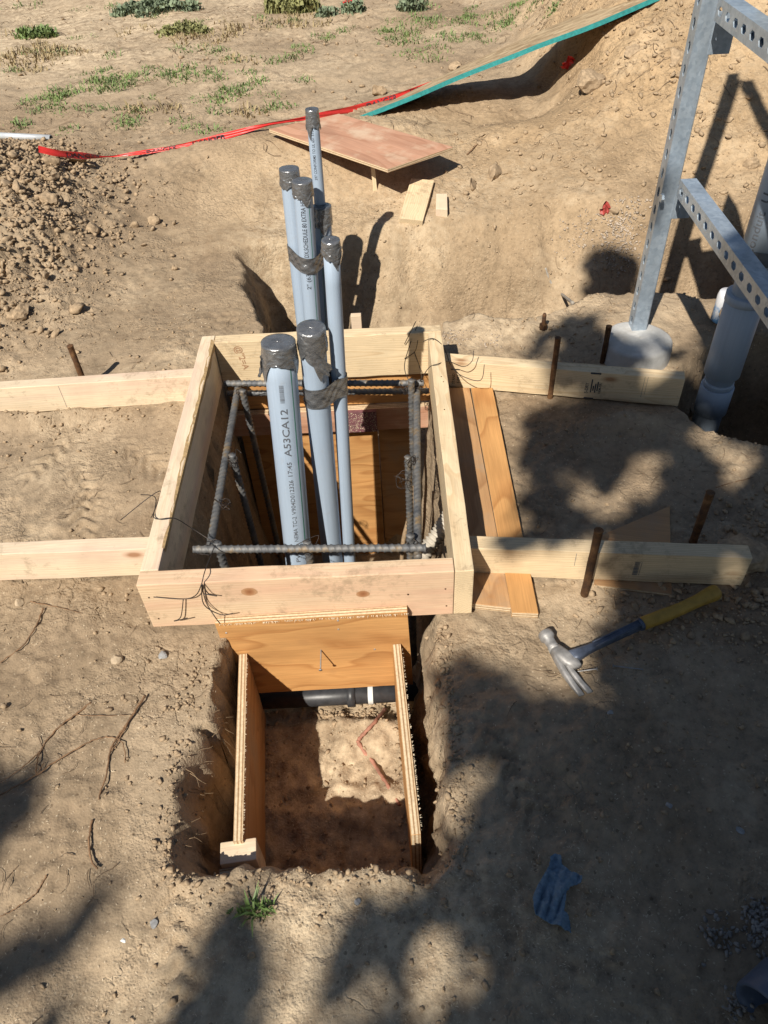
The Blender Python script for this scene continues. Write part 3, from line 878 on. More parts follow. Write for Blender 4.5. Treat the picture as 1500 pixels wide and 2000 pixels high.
# vertical bars; given by the pixel of their top and the height of that top
for (u, v, zt_, bot, dx, dy) in ((424, 1060, HZ + .02, -.72, .01, .0), (453, 888, HZ + .02, -.72, .015, .0), (473, 762, HZ + .03, -.72, .012, 0),
                                 (599, 1058, HZ + .018, -.72, 0, 0), (801, 1045, HZ + .03, -.72, 0, 0), (797, 892, HZ + .03, -.72, .0, 0), (803, 742, HZ + .05, -.72, 0, 0)):
    p = at(u, v, zt_); rb(p, (p.x + dx, p.y + dy, bot))
def wire_ball(c, n, seed, R=.016, r=.0008, parent=cage, tails=1):
    rr = random.Random(seed); c = Vector(c)
    me_all = bmesh.new()
    pts = []
    for i in range(n * 7):
        a = i * .9; e = rr.uniform(-.5, .5)
        pts.append(c + Vector((math.cos(a) * R * rr.uniform(.6, 1.0), math.sin(a) * R * rr.uniform(.5, 1), math.sin(a * 1.3 + e) * R * rr.uniform(.5, 1.0))))
    for t in range(tails):
        pts += [c + Vector((rr.uniform(-2, 2), rr.uniform(-2, 2), rr.uniform(.3, 2.2))) * R]
    return link('tie_wire', tube_mesh('tie_wire', spline(pts, 4), r, 5), M_WIRE, parent)
for i, (u, v) in enumerate(((417, 1068), (455, 902), (470, 768), (600, 1070), (806, 1068), (801, 905), (812, 758), (440, 985), (798, 760))):
    wire_ball(at(u, v, HZ + .008), 3, 20 + i, .015, .0009, cage, 2)
wire_ball(at(790, 938, HZ + .01), 4, 77, .021, .0007, cage, 1)
# long tie wires running over the form boards
def tie(pts, label, r=.0011):
    o = link('tie_wire', tube_mesh('tie_wire', spline(pts, 6), r, 6), M_WIRE)
    tag(o, label, 'wire', 'tie wires over the form boards'); return o
def multi_tie(lists, label, r=.0011):
    bm = bmesh.new()
    for pts in lists:
        m = tube_mesh('tmp', spline(pts, 6), r, 6); bm.from_mesh(m); bpy.data.meshes.remove(m)
    o = link('tie_wire', bm_mesh('tie_wire', bm, True), M_WIRE); tag(o, label, 'wire', 'tie wires over the form boards'); return o
yf = -.006
multi_tie([[at(420, 1065, HZ + .02), at(402, 1110, T + .012), aty(394, 1140, yf)],
           [aty(394, 1140, yf), aty(383, 1162, yf - .003), aty(358, 1170, yf - .002), aty(300, 1166, yf)],
           [aty(358, 1170, yf), aty(353, 1205, yf - .004), aty(340, 1213, yf - .008), aty(366, 1207, yf - .012)],
           [aty(394, 1140, yf), aty(402, 1175, yf), aty(420, 1205, -.024), aty(430, 1218, -.03)],
           [aty(394, 1140, yf), aty(398, 1180, yf - .004), aty(430, 1200, yf - .008), aty(455, 1198, yf - .012)],
           [aty(394, 1140, yf), aty(408, 1160, yf - .004), aty(424, 1164, yf - .006), aty(398, 1160, yf - .003)]],
          'dark tie wire with splayed ends hanging down the near form board')
multi_tie([[at(418, 1060, HZ + .02), at(372, 1030, .11), at(340, 1012, T + .004), at(300, 1010, T + .006), (-.012, .30, .14), at(235, 1016, .10)],
           [at(296, 1010, T), at(303, 992, .13), at(302, 970, .12), at(275, 966, .11)]],
          'thin tie wire crossing the left form board to a bent end above the soil')
multi_tie([[at(808, 760, HZ + .03), at(790, 720, .12), aty(800, 675, D - TH - .01), at(815, 636, T + .012)],
           [aty(790, 672, D - TH - .006), aty(806, 640, D - TH - .012), at(812, 628, T + .03)],
           [aty(809, 687, D - TH - .006), aty(822, 725, D - TH - .01), at(822, 745, HZ + .03)],
           [aty(790, 700, D - TH - .004), aty(810, 687, D - TH - .008), aty(816, 665, D - TH - .012)]],
          'tangled tie wire on the inner face of the far form board')
multi_tie([[at(820, 745, HZ + .03), at(838, 718, T - .01), at(855, 711, T + .005), at(876, 706, T - .02), at(905, 716, .115), at(922, 705, .13), at(925, 685, .15)],
           [at(827, 667, T + .01), at(845, 661, T + .004), at(862, 672, T), at(872, 690, .12), at(880, 712, .11), at(900, 733, .105), at(938, 743, .10), at(946, 712, .14)]],
          'tie wire looping over the right form board with two upturned hooks')

# small things inside the hole
o = link('flexible_conduit', None or tube_mesh('flexible_conduit', *(lambda pts: (pts, [(.0220 if (i // 2) % 2 else .0175) for i in range(len(pts))]))(spline([(.70, .43, -.075), (.672, .40, -.085), (.640, .355, -.105), (.600, .322, -.14), (.575, .30, -.20), (.57, .29, -.32)], 24)), 20), M_FLEX)
tag(o, 'pale ribbed flexible conduit curling in the near right corner inside the form', 'conduit')
o = link('tree_root', tube_mesh('tree_root', spline([at(812, 950, -.08), at(806, 985, -.14), at(797, 1020, -.2), at(788, 1055, -.24), at(784, 1100, -.30)], 6), [.0085 - .00012 * i for i in range(25)], 8), M_TWIG)
tag(o, 'pale root hanging down inside the form behind the right rebar', 'root')

# ------------------------------------------------------------------ conduits
def pipe_frame(top, bot):
    top = Vector(top); bot = Vector(bot)
    uz = (top - bot).normalized()
    toc = (_C - top); toc = (toc - uz * toc.dot(uz)).normalized()   # faces the open side
    uy = -toc; ux = uy.cross(uz).normalized()
    return frame(bot, ux, uy, uz), (top - bot).length
def wrap_text(s, size, r, z, ang, rot=90, xscale=1.0):
    me = text_mesh(s, size)
    bm = bmesh.new(); bm.from_mesh(me)
    for it in range(3):
        bmesh.ops.triangulate(bm, faces=bm.faces)
        es = [e for e in bm.edges if abs(e.verts[0].co.y - e.verts[1].co.y) > size * .16]
        if not es: break
        bmesh.ops.subdivide_edges(bm, edges=es, cuts=1)
    bmesh.ops.triangulate(bm, faces=bm.faces)
    bm.to_mesh(me); bm.free()
    n = len(me.vertices); co = np.zeros(n * 3); me.vertices.foreach_get('co', co); co = co.reshape(-1, 3)
    # reads upward along the pipe: text x -> +z, text y -> around
    tx = co[:, 0] * xscale; ty = co[:, 1]
    a = ang - ty / r
    rr_ = r + .0004
    out = np.stack([rr_ * np.sin(a), -rr_ * np.cos(a), z + tx], -1)
    me.vertices.foreach_set('co', out.reshape(-1)); me.update()
    return me
def stripe_mesh(r, ang, w, z0, z1):
    vs = []; fs = []
    n = 40
    for i in range(n + 1):
        z = z0 + (z1 - z0) * i / n
        ww = w * (.75 + .35 * random.random())
        for sgn in (-1, 1):
            a = ang + sgn * ww / 2 / r
            vs.append(((r + .0003) * math.sin(a), -(r + .0003) * math.cos(a), z))
    for i in range(n): fs.append((2 * i, 2 * i + 1, 2 * i + 3, 2 * i + 2))
    return mesh_from('green_stripe', vs, fs)
def tape_cap_mesh(r, L, skirt, seed, tail=None):
    """crumpled tape hood: flat lid and a ragged skirt; skirt(angle)->length"""
    rr = np.random.default_rng(seed); seg = 72; rows = 16
    vs = []; fs = []
    ph = rr.uniform(0, 6, 8)
    def wr(a, t):
        w = 0
        for q in range(5):
            w += math.sin(a * (3 + 2 * q) + ph[q] + t * (9 + 6 * q) * (1 if q % 2 else -1)) / (1 + .5 * q)
        f = abs(w) ** .7 * (1 if w > 0 else -1)
        return f
    for j in range(rows + 1):
        for i in range(seg):
            a = 2 * math.pi * i / seg
            t = j / rows
            Ls = skirt(a)
            z = L - t * Ls + (0.0 if j < 2 else .0012 * wr(a, t))
            flare = .0016 + .0016 * t + .0014 * abs(wr(a, t)) * (0.25 + t)
            vs.append(((r + flare) * math.sin(a), -(r + flare) * math.cos(a), z + (.0012 if j == 0 else 0)))
    for j in range(rows):
        for i in range(seg):
            i2 = (i + 1) % seg
            fs.append((j * seg + i, (j + 1) * seg + i, (j + 1) * seg + i2, j * seg + i2))
    # lid rings
    base = len(vs); nr = 6
    for q in range(1, nr + 1):
        rad = (r + .001) * (1 - q / (nr + .0))
        if q == nr: rad = 0
        for i in range(seg):
            a = 2 * math.pi * i / seg
            zz = L + .0016 + .0007 * math.sin(a * 2 + ph[6]) * (1 - q / nr) + .0006 * math.sin(a * 7 + q * 1.7)
            vs.append((rad * math.sin(a), -rad * math.cos(a), zz))
    for q in range(nr):
        o0 = 0 if q == 0 else base + (q - 1) * seg; o1 = base + q * seg
        for i in range(seg):
            i2 = (i + 1) % seg
            fs.append((o0 + i, o0 + i2, o1 + i2, o1 + i))
    return mesh_from('tape_cap', vs, fs, True)
def ragged(seed, base, amp, bumps=()):
    rr = random.Random(seed); ph = [rr.uniform(0, 6) for _ in range(6)]
    def f(a):
        w = math.sin(2 * a + ph[0]) * .5 + math.sin(5 * a + ph[1]) * .3 + .35 * ((a * 3.1 + ph[2]) % 1.0) + .2 * math.sin(11 * a + ph[3])
        v = base + amp * w
        for (c, wd, h) in bumps:
            d = (a - c + math.pi) % (2 * math.pi) - math.pi
            v += h * max(0, 1 - abs(d) / wd)
        return max(.008, v)
    return f
def conduit(top, bot, r, label, skirt, seed, texts=(), stripe=None, mat=M_PVC, group='conduits capped with silver tape'):
    M, L = pipe_frame(top, bot)
    e = empty('conduit', tuple(bot), label, 'conduit', group)
    n = 14
    pts = [(0, 0, L * i / n) for i in range(n + 1)]
    link('pipe', tube_mesh('pipe', pts, r, 40), mat, e, M)
    link('tape_cap', tape_cap_mesh(r, L, skirt, seed), M_TAPE, e, M)
    for (s, size, ztop, ang, xs) in texts:
        link('printed_text', wrap_text(s, size, r, ztop, ang, 90, xs), M_INKG, e, M)
    if stripe:
        st = link('green_stripe', stripe_mesh(r, stripe[0], stripe[1], .2, L - .01), M_GREEN, e, M)
    return e, M, L
random.seed(21)
def along(M, L, r, u, v):
    """height on the pipe where the view ray through a pixel passes nearest its axis"""
    Mi = M.inverted(); c = Mi @ _C; d = Mi.to_3x3() @ ray(u, v)
    t = -(c.x * d.x + c.y * d.y) / (d.x ** 2 + d.y ** 2) ; t -= r / math.hypot(d.x, d.y)
    return (c + d * t).z
# A: stout, near left
A_top = Vector((.2900, .463, .418)); A_bot = Vector((.232, .385, -.74))
A = conduit(A_top, A_bot, .0365, 'stoutest taped conduit, printed A53CA12, at the left inside the form',
            ragged(1, .040, .006, ((-1.2, .55, .055), (1.15, .5, .035))), 31)
MA, LA = A[1], A[2]
def ztext(M, L, r, u, v): return along(M, L, r, u, v)
def put_text(e, M, r, L, s, ub, vb, ut, vt, size, ang, mat=M_INKG):
    """text running from pixel b (start, low) to pixel t (end, high)"""
    z0 = along(M, L, r, ub, vb); z1 = along(M, L, r, ut, vt)
    me = text_mesh(s, size); w = max(v.co.x for v in me.vertices)
    bpy.data.meshes.remove(me)
    return link('printed_text', wrap_text(s, size, r, z0, ang, 90, (z1 - z0) / w), mat, e, M)
aA = .12
put_text(A[0], MA, .0365, LA, 'A53CA12', 563, 892, 553, 800, .0235, aA + .05)
put_text(A[0], MA, .0365, LA, '17:45', 569, 933, 566, 903, .0155, aA)
put_text(A[0], MA, .0365, LA, 'V904D012326', 577, 1005, 571, 938, .0150, aA)
put_text(A[0], MA, .0365, LA, 'NEMA TC-2', 583, 1058, 578, 1009, .0150, aA)
put_text(A[0], MA, .0365, LA, 'PVC', 588, 1098, 586, 1074, .0150, aA)
link('green_stripe', stripe_mesh(.0365, .62, .0026, .1, LA - .02), M_GREEN, A[0], MA)
# bar code on A
z0 = along(MA, LA, .0365, 549, 788); z1 = along(MA, LA, .0365, 545, 754)
vs = []; fs = []; zc_ = z0; rr = random.Random(2)
while zc_ < z1:
    h_ = rr.choice((.0006, .001, .0016)); a0 = -.22; a1 = .06
    b_ = len(vs)
    for zq in (zc_, zc_ + h_):
        for q in range(4):
            a = a0 + (a1 - a0) * q / 3; vs.append((.0369 * math.sin(a), -.0369 * math.cos(a), zq))
    for q in range(3): fs.append((b_ + q, b_ + q + 1, b_ + 5 + q, b_ + 4 + q))
    zc_ += h_ + rr.choice((.0007, .0012))
link('bar_code', mesh_from('bar_code', vs, fs), M_INKG, A[0], MA)
# B: middle, and C: thin, taped to it
B_top = Vector((.3640, .478, .440)); B_bot = Vector((.325, .54, -.74))
Bc = conduit(B_top, B_bot, .03015, 'middle-sized taped conduit standing between the stoutest conduit and a thin one', ragged(2, .050, .006, ((.35, .7, .075), (-.9, .4, .02))), 32)
C_top = Vector((.4235, .507, .625)); C_bot = Vector((.376, .527, -.74))
Cc = conduit(C_top, C_bot, .0172, 'thin conduit rising above the middle-sized one, strapped to it with silver tape', ragged(3, .030, .006, ((.5, .6, .03),)), 33)
# D, E, F, G: in the trench behind the form
D_top = Vector((.2870, 1.430, .383)); D_bot = Vector((.2560, 1.405, -.42))
Dc = conduit(D_top, D_bot, .03015, 'conduit behind the form printed SCHEDULE 80 EXTRA HEAVY, in front of its bundle', ragged(4, .045, .01, ((.3, .4, .02),)), 34, (), None)
put_text(Dc[0], Dc[1], .03015, Dc[2], 'DX.SCHEDULE 80 EXTRA HEAVY', 597, 504, 592, 374, .021, .12, M_INK)
put_text(Dc[0], Dc[1], .03015, Dc[2], '2" (63', 605, 566, 601, 536, .019, .12, M_INK)
link('green_stripe', stripe_mesh(.03015, .55, .0025, .1, Dc[2] - .02), M_GREEN, Dc[0], Dc[1])
E_top = Vector((.2430, 1.500, .395)); E_bot = Vector((.2250, 1.470, -.42))
Ec = conduit(E_top, E_bot, .03015, 'leftmost conduit of the bundle behind the form, mostly hidden by the printed one', ragged(5, .048, .01, ((.8, .4, .02),)), 35)
F_top = Vector((.3395, 1.372, .580)); F_bot = Vector((.325, 1.520, -.42))
F_top = Vector((.3300, 1.5200, .5350)); F_bot = Vector((.330, 1.52, -.42))
d_ = ray(609, 213); F_top = _C + d_ * ((1.53 - CY) / d_.y); F_bot = Vector((.318, 1.50, -.42))
Fc = conduit(F_top, F_bot, .0185, 'tallest thin conduit of all, rising behind the bundle against the plywood sheet', ragged(6, .050, .012, ((-.6, .5, .03),)), 36)
put_text(Fc[0], Fc[1], .0185, Fc[2], '597 CONFORMS TO UL 651 STD NEMA TC-2', 622, 352, 611, 213, .0125, -.05, M_INK)
G_top = Vector((.3250, 1.585, .186)); d_ = ray(629, 402); G_top = _C + d_ * ((1.50 - CY) / d_.y); G_bot = Vector((.305, 1.47, -.42))
Gc = conduit(G_top, G_bot, .0285, 'shorter fat-capped conduit of the bundle, printed in small type, right of the printed one', ragged(7, .060, .012, ((.1, .5, .02),)), 37)
put_text(Gc[0], Gc[1], .0285, Gc[2], 'Pvd C', 633, 482, 630, 448, .02, .2, M_INK)
link('green_stripe', stripe_mesh(.0285, -.3, .0022, .1, Gc[2] - .06), M_GREEN, Gc[0], Gc[1])
# tape wrapped round two or three pipes: convex ribbon round circles
def strap(circles, z0, z1, M, label, seed):
    """circles: [(x,y,r)] in the frame M"""
    ptsn = []
    for (x, y, r) in circles:
        for i in range(48):
            a = 2 * math.pi * i / 48; ptsn.append((x + (r + .0022) * math.cos(a), y + (r + .0022) * math.sin(a)))
    pts_ = sorted(set(ptsn))
    def cr(o, a, b): return (a[0] - o[0]) * (b[1] - o[1]) - (a[1] - o[1]) * (b[0] - o[0])
    lo = []
    for p in pts_:
        while len(lo) >= 2 and cr(lo[-2], lo[-1], p) <= 0: lo.pop()
        lo.append(p)
    up = []
    for p in reversed(pts_):
        while len(up) >= 2 and cr(up[-2], up[-1], p) <= 0: up.pop()
        up.append(p)
    hull = lo[:-1] + up[:-1]
    # resample
    hull = hull + [hull[0]]
    P = [Vector((p[0], p[1], 0)) for p in hull]; out = []
    for i in range(len(P) - 1):
        n = max(1, int((P[i + 1] - P[i]).length / .003))
        for q in range(n): out.append(P[i].lerp(P[i + 1], q / n))
    rr = random.Random(seed); ph = [rr.uniform(0, 6) for _ in range(6)]
    n = len(out); rows = 14; vs = []; fs = []
    cx = sum(c[0] for c in circles) / len(circles); cy = sum(c[1] for c in circles) / len(circles)
    for j in range(rows + 1):
        t = j / rows
        for i, p in enumerate(out):
            s = i / n * 2 * math.pi
            w = math.sin(s * 6 + ph[0] + t * 9) + .7 * math.sin(s * 11 + ph[1] - t * 13) + .5 * math.sin(s * 17 + t * 21 + ph[2])
            d = Vector((p.x - cx, p.y - cy, 0)).normalized() * (.0011 * w if 0 < j < rows else .0006)
            e = .0035 * math.sin(s * 2 + ph[3]) + .002 * math.sin(s * 5 + ph[4])
            vs.append((p.x + d.x, p.y + d.y, z0 + (z1 - z0) * t + e * (1 if j in (0, rows) else .8)))
    for j in range(rows):
        for i in range(n):
            i2 = (i + 1) % n
            fs.append((j * n + i, j * n + i2, (j + 1) * n + i2, (j + 1) * n + i))
    o = link('tape_strap', mesh_from('tape_strap', vs, fs, True), M_TAPE, None, M)
    tag(o, label, 'tape'); return o
MB = Bc[1]; MBi = MB.inverted()
zs0 = along(MB, Bc[2], .03, 629, 797); zs1 = along(MB, Bc[2], .03, 625, 760)
pC = Vector(C_bot).lerp(Vector(C_top), ((MB @ Vector((0, 0, (zs0 + zs1) / 2))).z - C_bot.z) / (C_top.z - C_bot.z)); qC = MBi @ pC
strap([(0, 0, .03015), (qC.x, qC.y, .0172)], zs0, zs1, MB, 'crumpled silver tape strapping the thin conduit to the middle-sized one inside the form', 3)
MD = Dc[1]; MDi = MD.inverted()
zs0 = along(MD, Dc[2], .03, 601, 534); zs1 = along(MD, Dc[2], .03, 598, 503)
zm = (MD @ Vector((0, 0, (zs0 + zs1) / 2))).z
cir = [(0, 0, .03015)]
for (b_, t_, r_) in ((E_bot, E_top, .03015), (G_bot, G_top, .0285)):
    p_ = Vector(b_).lerp(Vector(t_), (zm - b_.z) / (t_.z - b_.z)); q_ = MDi @ p_; cir.append((q_.x, q_.y, r_))
strap(cir, zs0, zs1, MD, 'crumpled silver tape wrapped round the bundle of conduits behind the form', 4)
# torn tape tail hanging from the middle cap
def tail(M, r, z0, L, ang0, ang1, w, seed):
    vs = []; fs = []; n = 18; m = 7; rr = random.Random(seed)
    for i in range(n + 1):
        t = i / n; a = ang0 + (ang1 - ang0) * t; z = z0 - L * t
        for j in range(m):
            q = (j / (m - 1) - .5) * w * (1 - .25 * t)
            rad = r + .004 + .0035 * math.sin(j * 1.9 + t * 7) + .010 * t * t
            vs.append((rad * math.sin(a + q / r * .6), -rad * math.cos(a + q / r * .6), z + q * .8))
    for i in range(n):
        for j in range(m - 1): fs.append((i * m + j, i * m + j + 1, (i + 1) * m + j + 1, (i + 1) * m + j))
    return mesh_from('tape_tail', vs, fs, True)
link('tape_tail', tail(MB, .03015, Bc[2] - .045, .055, -.35, .95, .03, 1), M_TAPE, Bc[0], MB)
link('tape_tail', tail(MA, .0365, LA - .03, .055, -1.5, -1.62, .022, 2), M_TAPE, A[0], MA)

# ------------------------------------------------------------------ steel stakes
def stake(u, v, h, label, r=.0078, mat=M_RUST, name='steel_stake', base=None, lean=(0, 0)):
    b = Vector(base) if base else at(u, v, 0.0)
    g = gz(b.x, b.y)
    top = Vector((b.x + lean[0], b.y + lean[1], h))
    n = 10
    pts = [Vector((b.x, b.y, g - .12)).lerp(top, i / n) for i in range(n + 1)]
    rads = [r * (1 + .05 * math.sin(i * 2.1)) for i in range(n + 1)]
    pts += [top + Vector((0, 0, .0008)), top + Vector((0, 0, .0015))]; rads += [r * 1.12, r * .85]
    me = tube_mesh(name, pts, rads, 14)
    o = link(name, me, mat)
    tag(o, label, 'stake', 'steel stakes driven beside the brace boards'); return o
stake(170, 762, .155, 'short brown steel stake standing behind the farther left brace board', .0088)
stake(1074, 778, .199, 'rusty steel stake in front of the right brace board with the grade stamps')
stake(1175, 715, .135, 'dark steel stake between the concrete footing and the stamped brace board', .0082, M_RUSTD)
stake(1141, 1163, .207, 'muddy steel stake in front of the bar-coded brace board above the hammer', .0088, M_RUSTD)
stake(1353, 1060, .160, 'thick rusty steel stake behind the far end of the bar-coded brace board', .0092, M_RUST)
# anchor bolt with nut
bb = at(1060, 645, .02)
bo = empty('anchor_bolt', (bb.x, bb.y, .02), 'small rusty bolt with a nut standing in soil left of the concrete footing', 'bolt')
link('shank', tube_mesh('shank', [(bb.x, bb.y, -.03), (bb.x, bb.y, .073), (bb.x, bb.y, .079)], [.0065, .0065, .0045], 12), M_RUST, bo)
link('nut', tube_mesh('nut', [(bb.x, bb.y, .026), (bb.x, bb.y, .042)], .0125, 6, True, False), M_RUSTD, bo)

# ------------------------------------------------------------------ steel strut frame on its concrete footing
PX, PY = 1.276, .945
ft = empty('concrete_footing', (PX, PY, 0), 'round grey concrete footing under the galvanized post', 'footing')
vs = []; fs = []; seg = 56
prof = [(.0, .080), (.03, .081), (.06, .080), (.088, .0785), (.0945, .0755), (.0975, .069), (.099, 0.01), (.1, -.05), (.1, -.25)]
for j, (r, z) in enumerate(prof):
    for i in range(seg):
        a = 2 * math.pi * i / seg
        q = 1 + .006 * math.sin(3 * a + 1) + .004 * math.sin(7 * a) + .003 * math.sin(17 * a + z * 60)
        vs.append((PX - .012 + r * q * math.cos(a), PY - .018 + r * q * math.sin(a), z + .002 * math.sin(a * 2 + r * 40)))
for j in range(len(prof) - 1):
    for i in range(seg):
        i2 = (i + 1) % seg; fs.append((j * seg + i, (j + 1) * seg + i, (j + 1) * seg + i2, j * seg + i2))
link('cylinder_base', mesh_from('cylinder_base', vs, fs, True), M_CONC, ft)

S = .044
def strut_mesh(name, L, pitch=.0475, slot=(.0135, .0085), first=.03):
    """channel along +x; slotted web is the y=0 face (normal -y), flanges at z=0 and z=S, open at y=S with lips"""
    bm = bmesh.new(); th = .0026
    def quad(a, b, c, d): return bm.faces.new([bm.verts.new(p) for p in (a, b, c, d)])
    n = int((L - first) / pitch)
    xs = [first + i * pitch for i in range(n)]
    # solid start/end strips of the web
    x_a = first - pitch / 2; x_b = xs[-1] + pitch / 2 if xs else L
    def strip(x0, x1):
        if x1 - x0 > 1e-4:
            quad((x0, 0, 0), (x1, 0, 0), (x1, 0, S), (x0, 0, S))
    strip(0, x_a); strip(x_b, L)
    for xc in xs:
        x0, x1 = xc - pitch / 2, xc + pitch / 2
        outer = [(x0, 0), (xc, 0), (x1, 0), (x1, S / 2), (x1, S), (xc, S), (x0, S), (x0, S / 2)]
        hx, hz = slot; c = .55
        inner = [(xc - hx * c, S / 2 - hz), (xc, S / 2 - hz), (xc + hx * c, S / 2 - hz), (xc + hx, S / 2 ), (xc + hx * c, S / 2 + hz), (xc, S / 2 + hz), (xc - hx * c, S / 2 + hz), (xc - hx, S / 2)]
        vo = [bm.verts.new((x, 0, z)) for x, z in outer]; vi = [bm.verts.new((x, 0, z)) for x, z in inner]
        vd = [bm.verts.new((x, th, z)) for x, z in inner]
        for i in range(8):
            j = (i + 1) % 8
            bm.faces.new((vo[i], vo[j], vi[j], vi[i])); bm.faces.new((vi[i], vi[j], vd[j], vd[i]))
    r = .004
    def profile(pts):
        for (y0, z0), (y1, z1) in zip(pts[:-1], pts[1:]):
            quad((0, y0, z0), (L, y0, z0), (L, y1, z1), (0, y1, z1))
    profile([(0, S), (S - r, S + .0), (S, S - r), (S, S - .010), (S - .007, S - .010)])
    profile([(0, 0), (S - r, 0), (S, r), (S, .010), (S - .007, .010)])
    # inner skin so that walls have thickness seen through the slots and open ends
    profile([(th, S - th), (S - th, S - th)]); profile([(th, th), (S - th, th)])
    bmesh.ops.remove_doubles(bm, verts=bm.verts, dist=1e-5)
    es = [e for e in bm.edges if len(e.link_faces) == 2 and abs(e.link_faces[0].normal.dot(e.link_faces[1].normal)) < .3 and abs(e.verts[0].co.x - e.verts[1].co.x) > .01 and e.verts[0].co.y < 1e-4 and e.verts[1].co.y < 1e-4 and (abs(e.verts[0].co.z) < 1e-4 or abs(e.verts[0].co.z - S) < 1e-4)]
    return bm_mesh(name, bm)
fr = empty('strut_frame', (PX, PY, .05), 'galvanized steel strut frame, a slotted post with slotted cross bars, on the concrete footing', 'steel frame')
# post: its slotted face looks to -x (left), its plain flank looks toward the viewer (-y)
# local x -> up, local -y (web) -> -x world ; local z -> ?
def strut(name, o, ux, uy, L, **kw):
    ux = Vector(ux); uy = Vector(uy); uz = ux.cross(uy)
    return link(name, strut_mesh(name, L, **kw), M_GALV, fr, frame(o, ux, uy, uz))
strut('post', (PX - S / 2, PY + S / 2, .072), (0, 0, 1), (1, 0, 0), 1.887, pitch=.0475, slot=(.0140, .0072))
for nm, zb, x0 in (('cross_bar', .452, PX + .002), ('cross_bar', .838, PX - .004), ('cross_bar', 1.015, PX + .022), ('cross_bar', 1.915, PX)):
    strut(nm, (x0, PY - S / 2 - .001, zb + S), (0, -1, 0), (1, 0, 0), 1.1, first=.025)
# angle brackets where the bars meet the post
for zb in (.838, .452):
    link('bracket', box_mesh('bracket', .050, .006, .085, .001), M_GALV, fr, Matrix.Translation((PX + S / 2 - .006, PY + S / 2 - .001, zb - .035)))
link('bracket', box_mesh('bracket', .070, .34, .006, .001), M_GALV, fr, Matrix.Translation((PX + S / 2 + .020, PY - .36, .868)))
link('bolt_head', tube_mesh('bolt_head', [(PX - S / 2 - .007, PY, .484), (PX - S / 2 - .0005, PY, .484)], .011, 6, True, False), M_GALV, fr)
# rusty sheet behind the frame
rs = link('rusty_sheet', box_mesh('rusty_sheet', .55, .004, .30, .0005), None, None, Matrix.Translation((PX + .075, PY - .05, .93)) @ Matrix.Rotation(math.radians(-90), 4, 'Z'))
k = NT('weathered_rust_sheet'); P = k.coord()
n = k.noise(P, 14, 6, .7)
k.fin(k.ramp(n, [(.38, (.30, .30, .29)), (.52, (.38, .36, .30)), (.62, (.36, .22, .10)), (.75, (.25, .12, .05))]), .75, .1, k.bump(n, .3, .002), .3)
rs.data.materials.clear(); rs.data.materials.append(k.m)
tag(rs, 'rust streaked metal sheet between the upper cross bars of the strut frame', 'metal sheet')

# tall conduit on the right with sleeve and couplings
GXp, GYp = 1.462, .775
def right_conduit():
    e = empty('large_conduit', (GXp, GYp, -.3), 'large grey riser conduit with sleeves rising from the hole behind the cross bars', 'conduit')
    def seg_(name, z0, z1, r, mat, lip=.0):
        pts = [(GXp, GYp, z0), (GXp, GYp, z0 + .001), (GXp, GYp, z1 - .001), (GXp, GYp, z1)]
        return link(name, tube_mesh(name, pts, [r - .002, r, r, r - .002], 48), mat, e)
    tl = lambda v: min(((abs(proj((GXp, GYp, z))[1] - v), z) for z in np.linspace(-.4, 1.6, 2001)))[1]
    seg_('pipe', -.45, 1.6, .0385, M_PVCD)
    seg_('coupling', tl(800), tl(752), .0455, M_PVCL)
    seg_('coupling_collar', tl(752), tl(742), .0405, M_PVCL)
    seg_('sleeve', tl(728), tl(577), .0485, M_PVCL)
    seg_('sleeve_rim', tl(588), tl(572), .0510, M_PVCL)
    seg_('upper_sleeve', tl(540), 1.6, .0470, M_PVC)
    zt0 = tl(505); zt1 = tl(478)
    tb = link('tape_band', tube_mesh('tape_band', [(GXp, GYp, zt0 + (zt1 - zt0) * i / 4) for i in range(5)], [.049, .0502, .0495, .0503, .049], 48, False), simple_mat('dark_tape', (.10, .115, .14), .45, .2, .3, 60, .5), e)
    M = frame((GXp, GYp, 0), (0.93, -.36, 0), (.36, .93, 0), (0, 0, 1))
    link('printed_text', wrap_text('Conduit  U', .030, .0470, tl(492), -.45, 90, 1.15), M_INKG, e, M)
    return tl
tl = right_conduit()
# drink can behind it
cn = at(1405, 634, .03)
ce = empty('drink_can', (cn.x, cn.y, gz(cn.x, cn.y)), 'white and blue can with a tan oval label, standing behind the large grey conduit', 'can')
g0 = gz(cn.x, cn.y) + .002
k = NT('can_paint'); P = k.coord(); x = k.sep(P)
k.fin(k.mix(k.ramp(k.math('ADD', k.noise(P, 30, 3, .6), k.math('MULTIPLY', k.math('SUBTRACT', x[2], g0), 4.0)), [(.55, (.10, .26, .52)), (.7, (.66, .69, .73))]), (.2, .35, .6), (.7, .72, .75), 'MIX') if False else
      k.ramp(k.math('ADD', k.noise(P, 30, 3, .6), k.math('MULTIPLY', k.math('SUBTRACT', x[2], g0), 4.0)), [(.55, (.13, .30, .55)), (.72, (.70, .72, .76))]), .35, .1)
M_CAN = k.m
link('body', tube_mesh('body', [(cn.x, cn.y, g0), (cn.x, cn.y, g0 + .006), (cn.x, cn.y, g0 + .085), (cn.x, cn.y, g0 + .097), (cn.x, cn.y, g0 + .099)], [.024, .030, .030, .027, .0255], 32), M_CAN, ce)
fa = math.atan2(CY - cn.y, CX - cn.x) + .25
